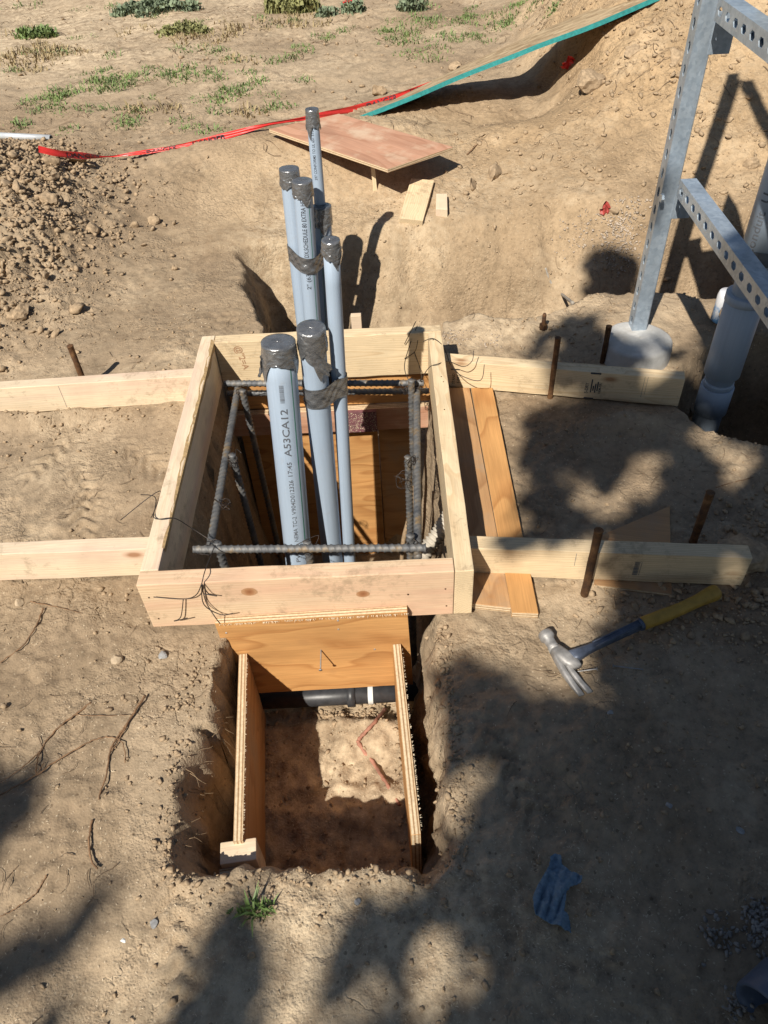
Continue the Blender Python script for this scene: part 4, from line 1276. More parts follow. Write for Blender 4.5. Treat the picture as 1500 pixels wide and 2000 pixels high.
def can_patch(name, a0, z0, wa, hz, mat, lift):
    vs = [(cn.x + (.030 + lift) * math.cos(fa + a0), cn.y + (.030 + lift) * math.sin(fa + a0), g0 + z0)]; fs = []
    n = 24
    for i in range(n):
        t = 2 * math.pi * i / n; a = fa + a0 + wa * math.cos(t)
        vs.append((cn.x + (.030 + lift) * math.cos(a), cn.y + (.030 + lift) * math.sin(a), g0 + z0 + hz * math.sin(t)))
    for i in range(n): fs.append((0, 1 + i, 1 + (i + 1) % n))
    link(name, mesh_from(name, vs, fs), mat, ce)
M_TAN = simple_mat('tan_print', (.58, .40, .22), .5, 0, .08, 50)
can_patch('label_border', 0, .044, .58, .031, M_INK, .0004)
can_patch('label', 0, .044, .53, .028, M_TAN, .0008)
M_BRN = simple_mat('brown_print', (.17, .05, .03), .5)
can_patch('label_mark', .12, .060, .26, .0028, M_BRN, .0012)
can_patch('label_mark', .05, .046, .07, .003, M_INK, .0012)
can_patch('label_mark', .10, .033, .22, .0038, M_BRN, .0012)

# ------------------------------------------------------------------ hammer
hz0 = .016
def loft(name, secs, mat, parent, smooth=True):
    """secs: list of (center, axis_u, axis_v, ru, rv, power)"""
    seg = 24; vs = []; fs = []
    for (c, au, av, ru, rv, p) in secs:
        for i in range(seg):
            a = 2 * math.pi * i / seg; ca, sa = math.cos(a), math.sin(a)
            x = ru * (abs(ca) ** p) * (1 if ca >= 0 else -1); y = rv * (abs(sa) ** p) * (1 if sa >= 0 else -1)
            vs.append(Vector(c) + Vector(au) * x + Vector(av) * y)
    n = len(secs)
    for j in range(n - 1):
        for i in range(seg):
            i2 = (i + 1) % seg; fs.append((j * seg + i, j * seg + i2, (j + 1) * seg + i2, (j + 1) * seg + i))
    fs.append(tuple(range(seg))[::-1]); fs.append(tuple((n - 1) * seg + i for i in range(seg)))
    bm = bmesh.new(); m = mesh_from(name, vs, fs); bm.from_mesh(m); bpy.data.meshes.remove(m)
    return link(name, bm_mesh(name, bm, smooth), mat, parent)
def hp(u, v, dz): 
    p = at(u, v, .012 + dz); return p
hm = empty('claw_hammer', at(1120, 1295, .01), 'framing hammer with dusty steel head and yellow grip lying on the soil', 'hammer')
Z = Vector((0, 0, 1))
a0 = hp(1118, 1283, .022); a1 = hp(1253, 1219, .026); a2 = hp(1404, 1158, .030)
hd = (a1 - a0); hd.z = 0; hd.normalize(); hs = hd.cross(Z)
secs = []
for t, w, hgt in ((-.02, .014, .012), (.06, .0125, .011), (.25, .0082, .0095), (.5, .0080, .0095), (.8, .0090, .0100), (1.02, .0092, .0100)):
    secs.append((a0.lerp(a1, t), hs, Z, w, hgt, .62))
loft('shaft', secs, M_SHAFT, hm)
# raised rails along the shaft
for sgn in (-1, 1):
    loft('shaft_rail', [(a0.lerp(a1, t) + hs * sgn * .0055 + Z * .009, hs, Z, .0018, .0022, .7) for t in (.3, .6, .98)], M_SHAFT, hm)
secs = []
gd = (a2 - a1); gd.z = 0; gd.normalize(); gs = gd.cross(Z)
for t, w, o_ in ((0, .0115, 0), (.03, .0135, 0), (.25, .0140, .001), (.5, .0128, .001), (.7, .0128, -.001), (.85, .0150, -.003), (.95, .0168, -.004), (.99, .0150, -.004), (1.01, .0085, -.004)):
    secs.append((a1.lerp(a2, t) + gs * o_, gs, Z, w, w * .92, .8))
loft('grip', secs, M_GRIP, hm)
loft('grip_collar', [(a1.lerp(a2, t), gs, Z, w, w * .9, .8) for t, w in ((-.035, .0098), (-.03, .0128), (.0, .0135), (.004, .0118))], M_SHAFT, hm)
# head: poll, neck and claw blade
p0 = hp(1066, 1240, .022); p1 = hp(1082, 1266, .022)
ax = (p1 - p0); ax.z = 0; ax.normalize(); sd = ax.cross(Z)
secs = []
for d_, r in ((-.006, .0128), (-.004, .0150), (.008, .0155), (.011, .0135), (.014, .0110), (.028, .0108), (.040, .0128)):
    secs.append((p0 + ax * d_, sd, Z, r, r, .9))
loft('poll', secs, M_STEEL, hm)
nk = [(1083, 1266), (1098, 1282), (1112, 1296), (1122, 1306)]
secs = []
for i, (u, v) in enumerate(nk):
    c = hp(u, v, .022); secs.append((c + hd * .004 * i * .5, sd, Z, (.012, .0165, .017, .010)[i], (.012, .0125, .0115, .0085)[i], .7))
loft('neck', secs, M_STEEL, hm)
cl = [(1076, 1263, .010, .010), (1090, 1289, .0115, .0105), (1106, 1315, .012, .009), (1122, 1336, .0125, .0065), (1134, 1349, .0125, .004), (1141, 1357, .0115, .0018)]
for sgn in (-1, 1):
    secs = []
    for i, (u, v, w, h_) in enumerate(cl):
        c = hp(u, v, .020 - .0022 * i); gap = max(0, (i - 1.5)) * .0010
        secs.append((c + sd * sgn * (w * .5 + gap) - sd * .004, sd, Z, w * .5, h_, .6))
    loft('claw', secs, M_STEEL, hm)
# loose screws by the claw
def loose_screw(u0, v0, u1, v1, label):
    a = at(u0, v0, .006); b = at(u1, v1, .006)
    a.z = gz(a.x, a.y) + .006; b.z = gz(b.x, b.y) + .004
    o = screw(b, (a - b), (a - b).length, 'loose_screw', None, .0021)
    tag(o, label, 'screw', 'screws dropped by the hammer')
loose_screw(1164, 1316, 1112, 1317, 'loose screw under the hammer claw')
loose_screw(1195, 1307, 1255, 1313, 'loose screw lying alone right of the hammer claw')

# ------------------------------------------------------------------ blue rag
poly = [(1072, 1682), (1081, 1677), (1092, 1681), (1096, 1698), (1112, 1714), (1133, 1722), (1131, 1738), (1112, 1744), (1102, 1756), (1099, 1790), (1108, 1798), (1115, 1831), (1100, 1828), (1072, 1815), (1050, 1803), (1040, 1786), (1037, 1760), (1046, 1738), (1060, 1716), (1070, 1700)]
def inpoly(x, y, P):
    c = False; j = len(P) - 1
    for i in range(len(P)):
        if (P[i][1] > y) != (P[j][1] > y) and x < (P[j][0] - P[i][0]) * (y - P[i][1]) / (P[j][1] - P[i][1]) + P[i][0]: c = not c
        j = i
    return c
bm = bmesh.new(); grid = {}
st = 1.3
us = np.arange(1030, 1140, st); vs_ = np.arange(1670, 1840, st)
for i, u in enumerate(us):
    for j, v in enumerate(vs_):
        if inpoly(u + .3, v + .2, poly):
            p = at(u, v, .004)
            q = (p.x * .8 + p.y * .6)
            hgt = .017 * abs(float(vnoise(np.array([p.x * 26 + p.y * 9]), np.array([p.y * 9]), 91)[0])) ** .8 + .009 * abs(float(vnoise(np.array([p.x * 60 - p.y * 30]), np.array([p.y * 22]), 92)[0]))
            grid[i, j] = bm.verts.new((p.x, p.y, gz(p.x, p.y) + .004 + hgt))
for (i, j), v in list(grid.items()):
    if (i + 1, j) in grid and (i, j + 1) in grid and (i + 1, j + 1) in grid:
        bm.faces.new((v, grid[i + 1, j], grid[i + 1, j + 1], grid[i, j + 1]))
bmesh.ops.smooth_vert(bm, verts=[v for v in bm.verts if any(len(e.link_faces) == 1 for e in v.link_edges)], factor=.6, use_axis_x=True, use_axis_y=True, use_axis_z=False)
bmesh.ops.delete(bm, geom=[v for v in bm.verts if not v.link_faces], context='VERTS')
bmesh.ops.recalc_face_normals(bm, faces=bm.faces)
for f in bm.faces:
    pass
rag = link('cloth_rag', bm_mesh('cloth_rag', bm, True), M_RAG)
md = rag.modifiers.new('thickness', 'SOLIDIFY'); md.thickness = .0012
tag(rag, 'crumpled blue cloth rag dropped on the shaded soil', 'rag')

# ------------------------------------------------------------------ conduit offcut lying at the lower right corner
oa = at(1499, 1992, .045); dr = Vector((.86, .52, -.02)).normalized()
M, L = beam_frame(oa, oa + dr * .42)
oc = empty('conduit_offcut', oa, 'fat grey-blue conduit offcut lying with its open dark end toward the lower right corner', 'conduit')
R0 = .054
vs = []; fs = []; seg = 48
for (x, r) in ((0.004, R0 - .007), (0, R0 - .005), (0, R0 - .002), (.004, R0), (.06, R0), (.062, R0 - .004), (.42, R0 - .004), (.42, R0 - .010), (.01, R0 - .010), (.004, R0 - .007)):
    for i in range(seg):
        a = 2 * math.pi * i / seg; vs.append((x, r * math.cos(a), r * math.sin(a)))
for j in range(9):
    for i in range(seg):
        i2 = (i + 1) % seg; fs.append((j * seg + i, j * seg + i2, (j + 1) * seg + i2, (j + 1) * seg + i))
link('pipe', mesh_from('pipe', vs, fs, True), pvc_mat('dusty_dark_conduit', (.075, .10, .15), .5), oc, M)

# ------------------------------------------------------------------ far things: plywood sheet, strand board, tape, lumber bits
print('SHEET', [(hit(a, b), hit(a, b, .05)) for a, b in ((757, 330), (525, 252), (662, 222), (885, 287))])
lying('plywood_sheet', [at(757, 330, .190), at(525, 252, .200), at(662, 222, .205), at(885, 287, .190)], .015, [M_PLYR, M_EDGE],
      'reddish plywood sheet lying on the dirt slope behind the conduits', 'plywood')
def lumber_piece(name, pix, z, th, label, mat):
    c = [at(u, v, z) for (u, v) in pix]
    o = lying(name, c, th, [mat, mat], label, 'wood block'); return o
zb = gz(.60, 1.95) + .04
def bit(pix, mat, label, name='lumber_block', th=.036):
    cc = [hit(u, v, th * .85) for (u, v) in pix]
    return lying(name, cc, th, [mat, mat], label, 'wood block')
bit([(780, 426), (803, 348), (848, 352), (826, 431)], M_LUM, 'longer weathered lumber block lying below the plywood sheet')
bit([(851, 408), (852, 378), (873, 378), (874, 409)], M_LUMPALE, 'shorter clean lumber block beside the longer one')
# thin prop standing under the plywood corner
pb = hit(733, 368)
M, L = beam_frame(pb - Vector((0, 0, .02)), pb + Vector((-.006, .012, .085)), (0, -1, 0))
o = link('wood_prop', box_mesh('wood_prop', L, .016, .012, .001), M_LUM, None, M @ Matrix.Translation((0, -.008, 0))); tag(o, 'thin wooden prop stake under the low corner of the plywood sheet', 'stake')
# stake in the dark trench
ws_ = aty(697, 640, 1.32)
o = link('wood_stake', box_mesh('wood_stake', .035, .02, .30, .002), M_LUMPALE, None, Matrix.Translation((ws_.x - .017, 1.30, aty(697, 614, 1.31).z - .30)))
tag(o, 'pale wooden stake end standing in the shaded trench behind the form', 'stake')

# strand board leaning up the mound, teal painted edge
edge = [at(698, 228, .125), at(800, 188, .200), at(900, 145, .270), at(1000, 106, .345), at(1060, 82, .390), at(1160, 45, .450), at(1265, 0, .515)]
ext = edge[-1] + (edge[-1] - edge[-2]) * 1.6
edge.append(ext)
path = spline(edge, 8)
def back_pt(p, w):
    hd_ = p - _C; hd_.z = 0; q0 = p + hd_.normalized() * w
    u0, v0 = proj(p)
    # the sheet falls away behind its edge; keep the far edge a hand's breadth above the near one as seen
    lo, hi = -.6, .6
    tgt = v0 - 5 - max(0, (u0 - 740)) * .062
    for it in range(40):
        m = (lo + hi) / 2
        if proj(q0 + Vector((0, 0, m)))[1] < tgt: hi = m
        else: lo = m
    return q0 + Vector((0, 0, lo))
vs = []; fs = []; mats_i = []
thk = Vector((0, 0, -.021))
for p in path:
    b = back_pt(p, .34)
    vs += [p, p + thk, b, b + thk]
n = len(path)
me = None
for i in range(n - 1):
    a = 4 * i
    fs += [(a, a + 4, a + 6, a + 2), (a + 1, a + 3, a + 7, a + 5), (a, a + 1, a + 5, a + 4), (a + 2, a + 6, a + 7, a + 3)]
    mats_i += [0, 0, 1, 1]
fs += [(0, 2, 3, 1), (4 * n - 4, 4 * n - 3, 4 * n - 1, 4 * n - 2)]; mats_i += [1, 1]
bm = bmesh.new(); m = mesh_from('t', vs, fs); bm.from_mesh(m)
for f, mi in zip(bm.faces, mats_i): f.material_index = mi
me = bm_mesh('strand_board', bm)
sb = link('strand_board', me, [M_OSB, M_TEAL]); tag(sb, 'long strand board with teal painted edge leaning up the dirt mound', 'board')

# red barricade tape
rpix = [(75, 291, .26), (110, 299, .23), (160, 304, .18), (208, 306, .13), (260, 300, .13), (340, 288, .14), (430, 268, .16), (520, 244, .19), (590, 232, .17), (640, 222, .15), (700, 211, .12), (760, 194, .11), (820, 172, .11), (890, 146, .11)]
rp = spline([at(u, v, z) for (u, v, z) in rpix], 10)
wid = [.022, .030, .024, .007, .012, .020, .026, .014, .015, .026, .032, .032, .028, .018]
n = len(rp); vs = []; fs = []
def rib(i, off):
    t = i / (n - 1) * (len(wid) - 1); a = int(min(t, len(wid) - 2)); w = wid[a] + (wid[a + 1] - wid[a]) * (t - a)
    p = rp[i]; tw = .5 * math.sin(i * .17) + .25 * math.sin(i * .53)
    d = Vector((0, .55 + .3 * tw, .8)).normalized()
    return p + d * w * off + Vector((0, -1, 0)) * (.004 * math.sin(off * 9 + i * .3))
K = 6
for i in range(n):
    for j in range(K): vs.append(rib(i, j / (K - 1) - .5))
for i in range(n - 1):
    for j in range(K - 1): fs.append((i * K + j, (i + 1) * K + j, (i + 1) * K + j + 1, i * K + j + 1))
tp = empty('barricade_tape', at(208, 306, .10), 'red plastic barricade tape with black lettering strung low over the dirt', 'tape')
link('ribbon', mesh_from('ribbon', vs, fs, True), M_RED, tp)
def tape_text(s, u0, u1):
    """letters laid on the ribbon between two places along it"""
    me = text_mesh(s, 1.0); nn = len(me.vertices); co = np.zeros(nn * 3); me.vertices.foreach_get('co', co); co = co.reshape(-1, 3)
    w = co[:, 0].max(); out = np.zeros_like(co)
    uu = [proj(p)[0] for p in rp]
    for q in range(nn):
        u = u0 + (u1 - u0) * co[q, 0] / w
        i = int(np.clip(np.searchsorted(uu, u) - 1, 0, n - 2)); f = (u - uu[i]) / (uu[i + 1] - uu[i])
        off = (co[q, 1] / .72 - .5) * .72
        p = rib(i, off).lerp(rib(i + 1, off), f) + Vector((0, -.0022, .0012))
        out[q] = p
    me.vertices.foreach_set('co', out.reshape(-1)); me.update()
    return link('printed_text', me, M_INK, tp)
tape_text('DANGER', 715, 775); tape_text('DANGER', 800, 860); tape_text('DANGER', 130, 196); tape_text('DANGER', 285, 345); tape_text('DANGER', 375, 440)
# scraps of red film
def scrap(u, v, z, sx, sz, label, mat, seed):
    rr = random.Random(seed); bm = bmesh.new(); g = {}
    p = hit(u, v, .006)
    for i in range(6):
        for j in range(5):
            g[i, j] = bm.verts.new((p.x + (i / 5 - .5) * sx + rr.uniform(-.1, .1) * sx, p.y + rr.uniform(-.25, .25) * sx, p.z + (j / 4) * sz * (1 - abs(i / 5 - .5)) + rr.uniform(-.1, .1) * sz))
    for i in range(5):
        for j in range(4):
            bm.faces.new((g[i, j], g[i + 1, j], g[i + 1, j + 1], g[i, j + 1]))
    o = link('plastic_scrap', bm_mesh('plastic_scrap', bm), mat); tag(o, label, 'plastic scrap'); return o
scrap(1181, 420, .05, .036, .058, 'small dull red plastic scrap standing on the flat soil below the mound', M_REDD, 1)
scrap(1112, 134, .25, .07, .05, 'bright red torn film scrap at the edge of the shadow under the strand board', M_RED, 2)
scrap(682, 6, .1, .08, .02, 'red film scrap lying far off at the top of the photo', M_RED, 3)

# thin steel tube lying at the left
ta = at(-60, 263, .17); tb = at(100, 270, .17)
ta = hit(-60, 262, .016); tb = hit(100, 270, .016)
vs = []; fs = []
M, L = beam_frame(tb, ta)
for (x, r) in ((0, .0125), (0, .0142), (L, .0142), (L, .0125), (.0, .0125)):
    for i in range(20):
        a = 2 * math.pi * i / 20; vs.append((x, r * math.cos(a), r * math.sin(a)))
for j in range(4):
    for i in range(20):
        i2 = (i + 1) % 20; fs.append((j * 20 + i, j * 20 + i2, (j + 1) * 20 + i2, (j + 1) * 20 + i))
o = link('steel_tube', mesh_from('steel_tube', vs, fs, True), simple_mat('bright_zinc', (.62, .65, .68), .35, .35, .1, 40), None, M); tag(o, 'thin galvanized steel tube lying on the ground at the left edge', 'tube')

# ------------------------------------------------------------------ roots and twigs
def on_ground(pix, lift=.0065, z0=0.0):
    out = []
    for (u, v) in pix:
        out.append(hit(u, v, lift))
    return out
def root(pts, r0, r1, label, mat=M_ROOT, cat='root', name='root', branches=(), group=None):
    bm = bmesh.new()
    for k_, (pp, a, b) in enumerate([(pts, r0, r1)] + list(branches)):
        sp_ = spline(pp, 9); nn = len(sp_)
        rw = random.Random(len(label) * 7 + k_)
        sp_ = [q + Vector((rw.uniform(-1, 1), rw.uniform(-1, 1), rw.uniform(-.4, .4))) * min(a * .55, .0011) for q in sp_]
        m = tube_mesh('t', sp_, [.8 * (a + (b - a) * i / (nn - 1)) * (1 + .16 * math.sin(i * 1.7)) for i in range(nn)], 7)
        bm.from_mesh(m); bpy.data.meshes.remove(m)
    o = link(name, bm_mesh(name, bm, True), mat); tag(o, label, cat, group); return o
root(on_ground([(0, 1552), (60, 1520), (120, 1480), (180, 1447), (215, 1440), (240, 1452), (245, 1490)]), .0022, .0012, 'long thin root running along the shade edge to the left side of the photo')
root(on_ground([(283, 1358), (262, 1392), (240, 1425), (218, 1460), (208, 1510), (192, 1562)]), .0030, .0018, 'forked brown root crossing the long thin root on the left soil', branches=[(on_ground([(258, 1395), (235, 1440), (216, 1470)]), .002, .0012)])
root(on_ground([(178, 1372), (148, 1395), (110, 1425), (80, 1465), (70, 1510), (86, 1490)]), .0028, .0012, 'brown root curving left of the forked root', branches=[(on_ground([(146, 1396), (200, 1398), (250, 1396)]), .0012, .0006), (on_ground([(78, 1468), (40, 1502), (0, 1528)]), .0018, .0008)])
root(on_ground([(84, 1188), (70, 1222), (45, 1260), (0, 1294)]), .0024, .0014, 'thin twig bending toward the left edge below the nearer left brace board', M_ROOT, 'twig', 'twig')
root(on_ground([(58, 1175), (110, 1185), (160, 1198)]), .0016, .0008, 'short thin twig lying below the nearer left brace board', M_ROOT, 'twig', 'twig')
root(on_ground([(180, 1602), (174, 1640), (178, 1680), (190, 1696)]), .0026, .0020, 'short dark vertical-looking twig on the lower left soil', M_ROOT, 'twig', 'twig')
root(on_ground([(90, 1710), (72, 1742), (30, 1775), (0, 1790)]), .0018, .0010, 'thin twig in the lower left shade', M_ROOT, 'twig', 'twig')
zf = -.325
root(on_ground([(752, 1385), (730, 1412), (704, 1440), (699, 1452)], .009), .0058, .0052, 'upper piece of a broken reddish root on the pit floor', M_PINKROOT)
root(on_ground([(699, 1452), (730, 1492), (755, 1530), (780, 1572)], .009), .0062, .0046, 'lower piece of a broken reddish root on the pit floor', M_PINKROOT)
# roots poking out of the cut bank left of the pit
def bank_roots(cu, cv, z, n, spread, seed, label):
    rr = random.Random(seed); bm = bmesh.new(); c = at(cu, cv, z)
    for i in range(n):
        p = c + Vector((rr.uniform(-.03, -.01), rr.uniform(-spread, spread) * .7, rr.uniform(-.05, .03)))
        pts_ = [p]; d = Vector((rr.uniform(.5, 1), rr.uniform(-.6, .6), rr.uniform(-.5, .5))).normalized()
        for q in range(5):
            d = (d + Vector((rr.uniform(-.3, .3), rr.uniform(-.5, .5), rr.uniform(-.5, .35)))).normalized()
            p = p + d * rr.uniform(.005, .014); pts_.append(p)
        sp_ = spline(pts_, 3); nn = len(sp_)
        m = tube_mesh('t', sp_, [.0008 * (1 - .8 * k2 / nn) for k2 in range(nn)], 5); bm.from_mesh(m); bpy.data.meshes.remove(m)
    o = link('root_tuft', bm_mesh('root_tuft', bm, True), M_TWIG); tag(o, label, 'roots', None, 'stuff'); return o
bank_roots(368, 1640, -.07, 16, .05, 3, 'tangle of pale rootlets in the near left corner of the pit')
bank_roots(388, 1500, -.04, 9, .06, 4, 'rootlets poking from the middle of the left pit bank')
bank_roots(420, 1420, -.04, 10, .05, 5, 'rootlets poking from the far left pit bank by the plywood panel')
bank_roots(1395, 790, -.12, 8, .06, 9, 'thin roots across the dark hole beside the large conduit')
root(on_ground([(1065, 523), (1076, 552), (1098, 575), (1118, 592)], .008, -.1), .0058, .0070, 'grey bent stick leaning on the trench bank left of the steel post', M_BARKG, 'stick', 'stick')
root(on_ground([(1100, 1130 - 900), (1130, 222), (1150, 236)], .004, .2), .003, .002, 'small twig on the lit slope of the dirt mound', M_ROOT, 'twig', 'twig')
root(on_ground([(912, 302), (930, 284), (948, 272)], .006, .1), .004, .002, 'dark twig sticking from the soil right of the plywood sheet', M_ROOT, 'twig', 'twig')
root(on_ground([(1398, 952), (1440, 940), (1500, 925)], .004, .0), .0015, .0010, 'thin bent wire twig on the soil at the right edge', M_ROOT, 'twig', 'twig')

# ------------------------------------------------------------------ stones and clods that stand out
def rock_mesh(name, r, seed, sub=2, squash=.7, rough=.25):
    rr = np.random.default_rng(seed); bm = bmesh.new()
    bmesh.ops.create_icosphere(bm, subdivisions=sub, radius=1)
    ph = rr.uniform(0, 6, 12); pl = rr.normal(size=(7, 3)); pl /= np.linalg.norm(pl, axis=1)[:, None]; pd = rr.uniform(.30, .80, 7)
    for v in bm.verts:
        c = np.array(v.co)
        for n_, d_ in zip(pl, pd):
            e = c @ n_ - d_
            if e > 0: c = c - n_ * e * .85
        c = c * (1 + rough * .4 * (math.sin(c[0] * 5 + ph[0]) * math.sin(c[1] * 6 + ph[1]) + .6 * math.sin(c[2] * 9 + ph[2] + c[0] * 7)))
        v.co = Vector((c[0] * r, c[1] * r * .85, c[2] * r * squash))
    return bm_mesh(name, bm, False)
def stone(u, v, r, label, mat, seed, name='stone', z0=0.0, sq=.7, cat='stone'):
    p = hit(u, v, r * .35)
    o = link(name, rock_mesh(name, r, seed, 3 if r > .03 else 2, sq), mat, None, Matrix.Translation(p) @ Matrix.Rotation(seed * 1.3, 4, 'Z'))
    tag(o, label, cat); return o
stone(317, 1281, .013, 'angular blue-grey stone near the left pit rim', M_STONE, 1)
stone(226, 1286, .017, 'tan stone half sunk in soil left of the blue-grey stone', M_STONET, 2)
stone(266, 1297, .005, 'small pale pebble between the tan stone and the blue-grey stone', M_STONET, 22)
stone(300, 1805, .009, 'dark grey pebble on the sunlit soil at the lower left', M_STONE, 3)
stone(241, 1838, .006, 'small white pebble just below the dark grey pebble', M_WHITE, 4)
stone(1190, 1393, .008, 'lone pale pebble on the dark soil below the loose screws', M_STONE, 5)
stone(698, 1760, .007, 'round grey pebble in the dappled shade below the pit', M_STONE, 6)
stone(955, 1855, .010, 'oval brown pebble near a sun patch left of the rag', M_STONET, 7)
stone(1200, 1832, .008, 'pale oval pebble right of the blue rag', M_STONE, 8)
stone(1446, 1622, .008, 'pale pebble near the right edge above the pebble patch', M_STONE, 9)
stone(1306, 1574, .008, 'flat grey pebble in the shade above the rag', M_STONE, 12)
stone(37, 1178, .014, 'cream stone at the edge of the nearer left brace board', M_STONET, 13)
for (u, v, r, l, sd_) in ((1160, 158, .085, 'large grey-brown clod high on the mound below the strand board', 1), (1320, 112, .05, 'round clod on the mound left of the steel post', 2), (1238, 102, .045, 'dark clod on the mound upper slope', 3),
                        (966, 337, .048, 'pale block-shaped clod right of the plywood sheet', 4), (1470, 318, .038, 'lone clod inside the frame shadow on the mound', 5), (300, 430, .028, 'lumpy clod at the foot of the left heap', 6),
                        (185, 448, .038, 'dark jagged clod on the right flank of the left heap', 7), (95, 395, .048, 'big pale clod in the middle of the left heap', 8), (40, 610, .04, 'clod at the bottom of the left heap by the photo edge', 9),
                        (590, 180 + 62, .03, 'tan clod beside the red tape left of the tall conduit', 10), (738, 178, .05, 'tan clod beside the red tape above the strand board end', 11), (887, 128, .04, 'tan clod on the grass behind the strand board', 12),
                        (1450, 1085, .07, 'rounded clod behind the end of the bar-coded brace board', 13), (640, 255 + 240, .0, '', 0)):
    if r > 0: stone(u, v, r, l, M_CLOD, 50 + sd_, 'soil_clod', .15 if v < 700 else 0, .72, 'clod')

# ------------------------------------------------------------------ loose soil, chips, gravel (nobody could count these)
def ico(sub):
    bm = bmesh.new(); bmesh.ops.create_icosphere(bm, subdivisions=sub, radius=1)
    bm.verts.ensure_lookup_table()
    v = np.array([list(q.co) for q in bm.verts]); f = np.array([[q.index for q in ff.verts] for ff in bm.faces]); bm.free()
    return v, f
ICO = {1: ico(1), 2: ico(2)}
def big_mesh(name, V_, F_, mat, label=None, cat=None, parent=None, smooth=False):
    """V_ (n,k,3) copies ; F_ (m,c) faces of one copy"""
    n, k_, _ = V_.shape; m, c = F_.shape
    me = bpy.data.meshes.new(name)
    me.vertices.add(n * k_); me.vertices.foreach_set('co', V_.reshape(-1).astype(np.float32))
    F = (F_[None] + (np.arange(n) * k_)[:, None, None]).reshape(-1, c).astype(np.int32)
    me.loops.add(F.size); me.polygons.add(len(F))
    me.loops.foreach_set('vertex_index', F.reshape(-1)); me.polygons.foreach_set('loop_start', (np.arange(len(F)) * c).astype(np.int32))
    if smooth: me.polygons.foreach_set('use_smooth', np.ones(len(F), bool))
    me.update(calc_edges=True)
    o = link(name, me, mat, parent); o['kind'] = 'stuff'
    if label: o['label'] = label
    if cat: o['category'] = cat
    return o
def rand_rot(n, rng):
    q = rng.normal(size=(n, 4)); q /= np.linalg.norm(q, axis=1)[:, None]
    w, x, y, z = q.T
    return np.stack([np.stack([1 - 2 * (y * y + z * z), 2 * (x * y - z * w), 2 * (x * z + y * w)], -1),
                     np.stack([2 * (x * y + z * w), 1 - 2 * (x * x + z * z), 2 * (y * z - x * w)], -1),
                     np.stack([2 * (x * z - y * w), 2 * (y * z + x * w), 1 - 2 * (x * x + y * y)], -1)], 1)
def lumps(name, xy, r, mat, sub, seed, label, cat, sink=.25, squash=.75, rough=.28):
    rng = np.random.default_rng(seed); n = len(xy); v, f = ICO[sub]
    B = np.repeat(v[None], n, 0)
    # random cutting planes make them angular
    for q in range(8):
        pn = rng.normal(size=(n, 1, 3)); pn /= np.linalg.norm(pn, axis=2, keepdims=True); pd = rng.uniform(.22, .75, (n, 1))
        e = np.clip((B * pn).sum(-1) - pd, 0, None)[..., None]; B = B - pn * e * 1.0
    B = B * (1 + rough * rng.uniform(-.5, .5, B.shape[:2])[..., None])
    B = B * np.stack([rng.uniform(.8, 1.3, n), rng.uniform(.7, 1.1, n), rng.uniform(.6, .95, n) * squash / .75], -1)[:, None]
    B = np.einsum('nij,nkj->nki', rand_rot(n, rng), B)
    B[..., 2] *= squash
    z = ground_h(xy[:, 0], xy[:, 1])
    Cn = np.stack([xy[:, 0], xy[:, 1], z + r * (squash * .75 - sink)], -1)
    return big_mesh(name, Cn[:, None] + B * r[:, None, None], f, mat, label, cat)
def sample(n, x0, x1, y0, y1, pf, rng):
    out = []; tot = 0
    while tot < n:
        x = rng.uniform(x0, x1, n * 3); y = rng.uniform(y0, y1, n * 3)
        k_ = rng.random(n * 3) < pf(x, y); out.append(np.stack([x[k_], y[k_]], -1)); tot += k_.sum()
        if len(out) > 60: break
    return np.concatenate(out)[:n]
def noform(x, y):
    a = (rbox(x, y, -.02, .70, -.03, .95, .0) < 0) | (rbox(x, y, .68, .83, -.05, .9, 0) < 0)
    b = (np.abs(y - .83) < .035) & (x < 0) | (np.abs(y - .175) < .035) & (x < 0)
    return np.where(a | b, 0, 1)
rg = np.random.default_rng(5)
xy = sample(17000, -2.2, -.2, .95, 3.0, lambda x, y: np.clip(heap_mask(x, y) * 1.3, 0, 1) * np.clip(.75 + .8 * fbm(x, y, 5, 2, 95), 0.3, 1), rg)
lumps('loose_clods', xy, .003 + .016 * rg.random(len(xy)) ** 4, M_CLOD, 1, 1, 'broken clods covering the dug soil heap at the left', 'soil clods', .2)
xy = sample(14000, -2.1, -.25, .95, 2.9, lambda x, y: np.clip(heap_mask(x, y) * 1.5, 0, 1), rg)
lumps('loose_clods', xy, .0018 + .0055 * rg.random(len(xy)) ** 2.5, M_CLOD, 1, 21, 'fine broken crumbs filling the dug soil heap at the left', 'soil clods', .15)
xy = sample(260, -2.0, -.3, 1.0, 2.8, lambda x, y: np.clip(heap_mask(x, y) * 1.1, 0, 1), rg)
lumps('loose_clods', xy, .014 + .030 * rg.random(len(xy)) ** 3, M_CLOD, 2, 2, 'larger broken clods lying on the dug soil heap at the left', 'soil clods', .2)
xy = sample(14000, .7, 3.4, 1.5, 4.2, lambda x, y: np.clip(mound_mask(x, y) * 1.8, 0, 1) * np.clip(.6 + 1.1 * fbm(x, y, 4, 2, 96), .1, 1), rg)
lumps('loose_clods', xy, .0025 + .016 * rg.random(len(xy)) ** 6, M_CLOD, 1, 3, 'crumbs and clods scattered over the sunlit dirt mound', 'soil clods', .3)
xy = sample(90, .8, 3.0, 1.7, 3.6, lambda x, y: np.clip(mound_mask(x, y) * 1.6, 0, 1), rg)
lumps('loose_clods', xy, .013 + .022 * rg.random(len(xy)) ** 2, M_CLOD, 2, 13, 'larger clods scattered over the sunlit dirt mound', 'soil clods', .25)
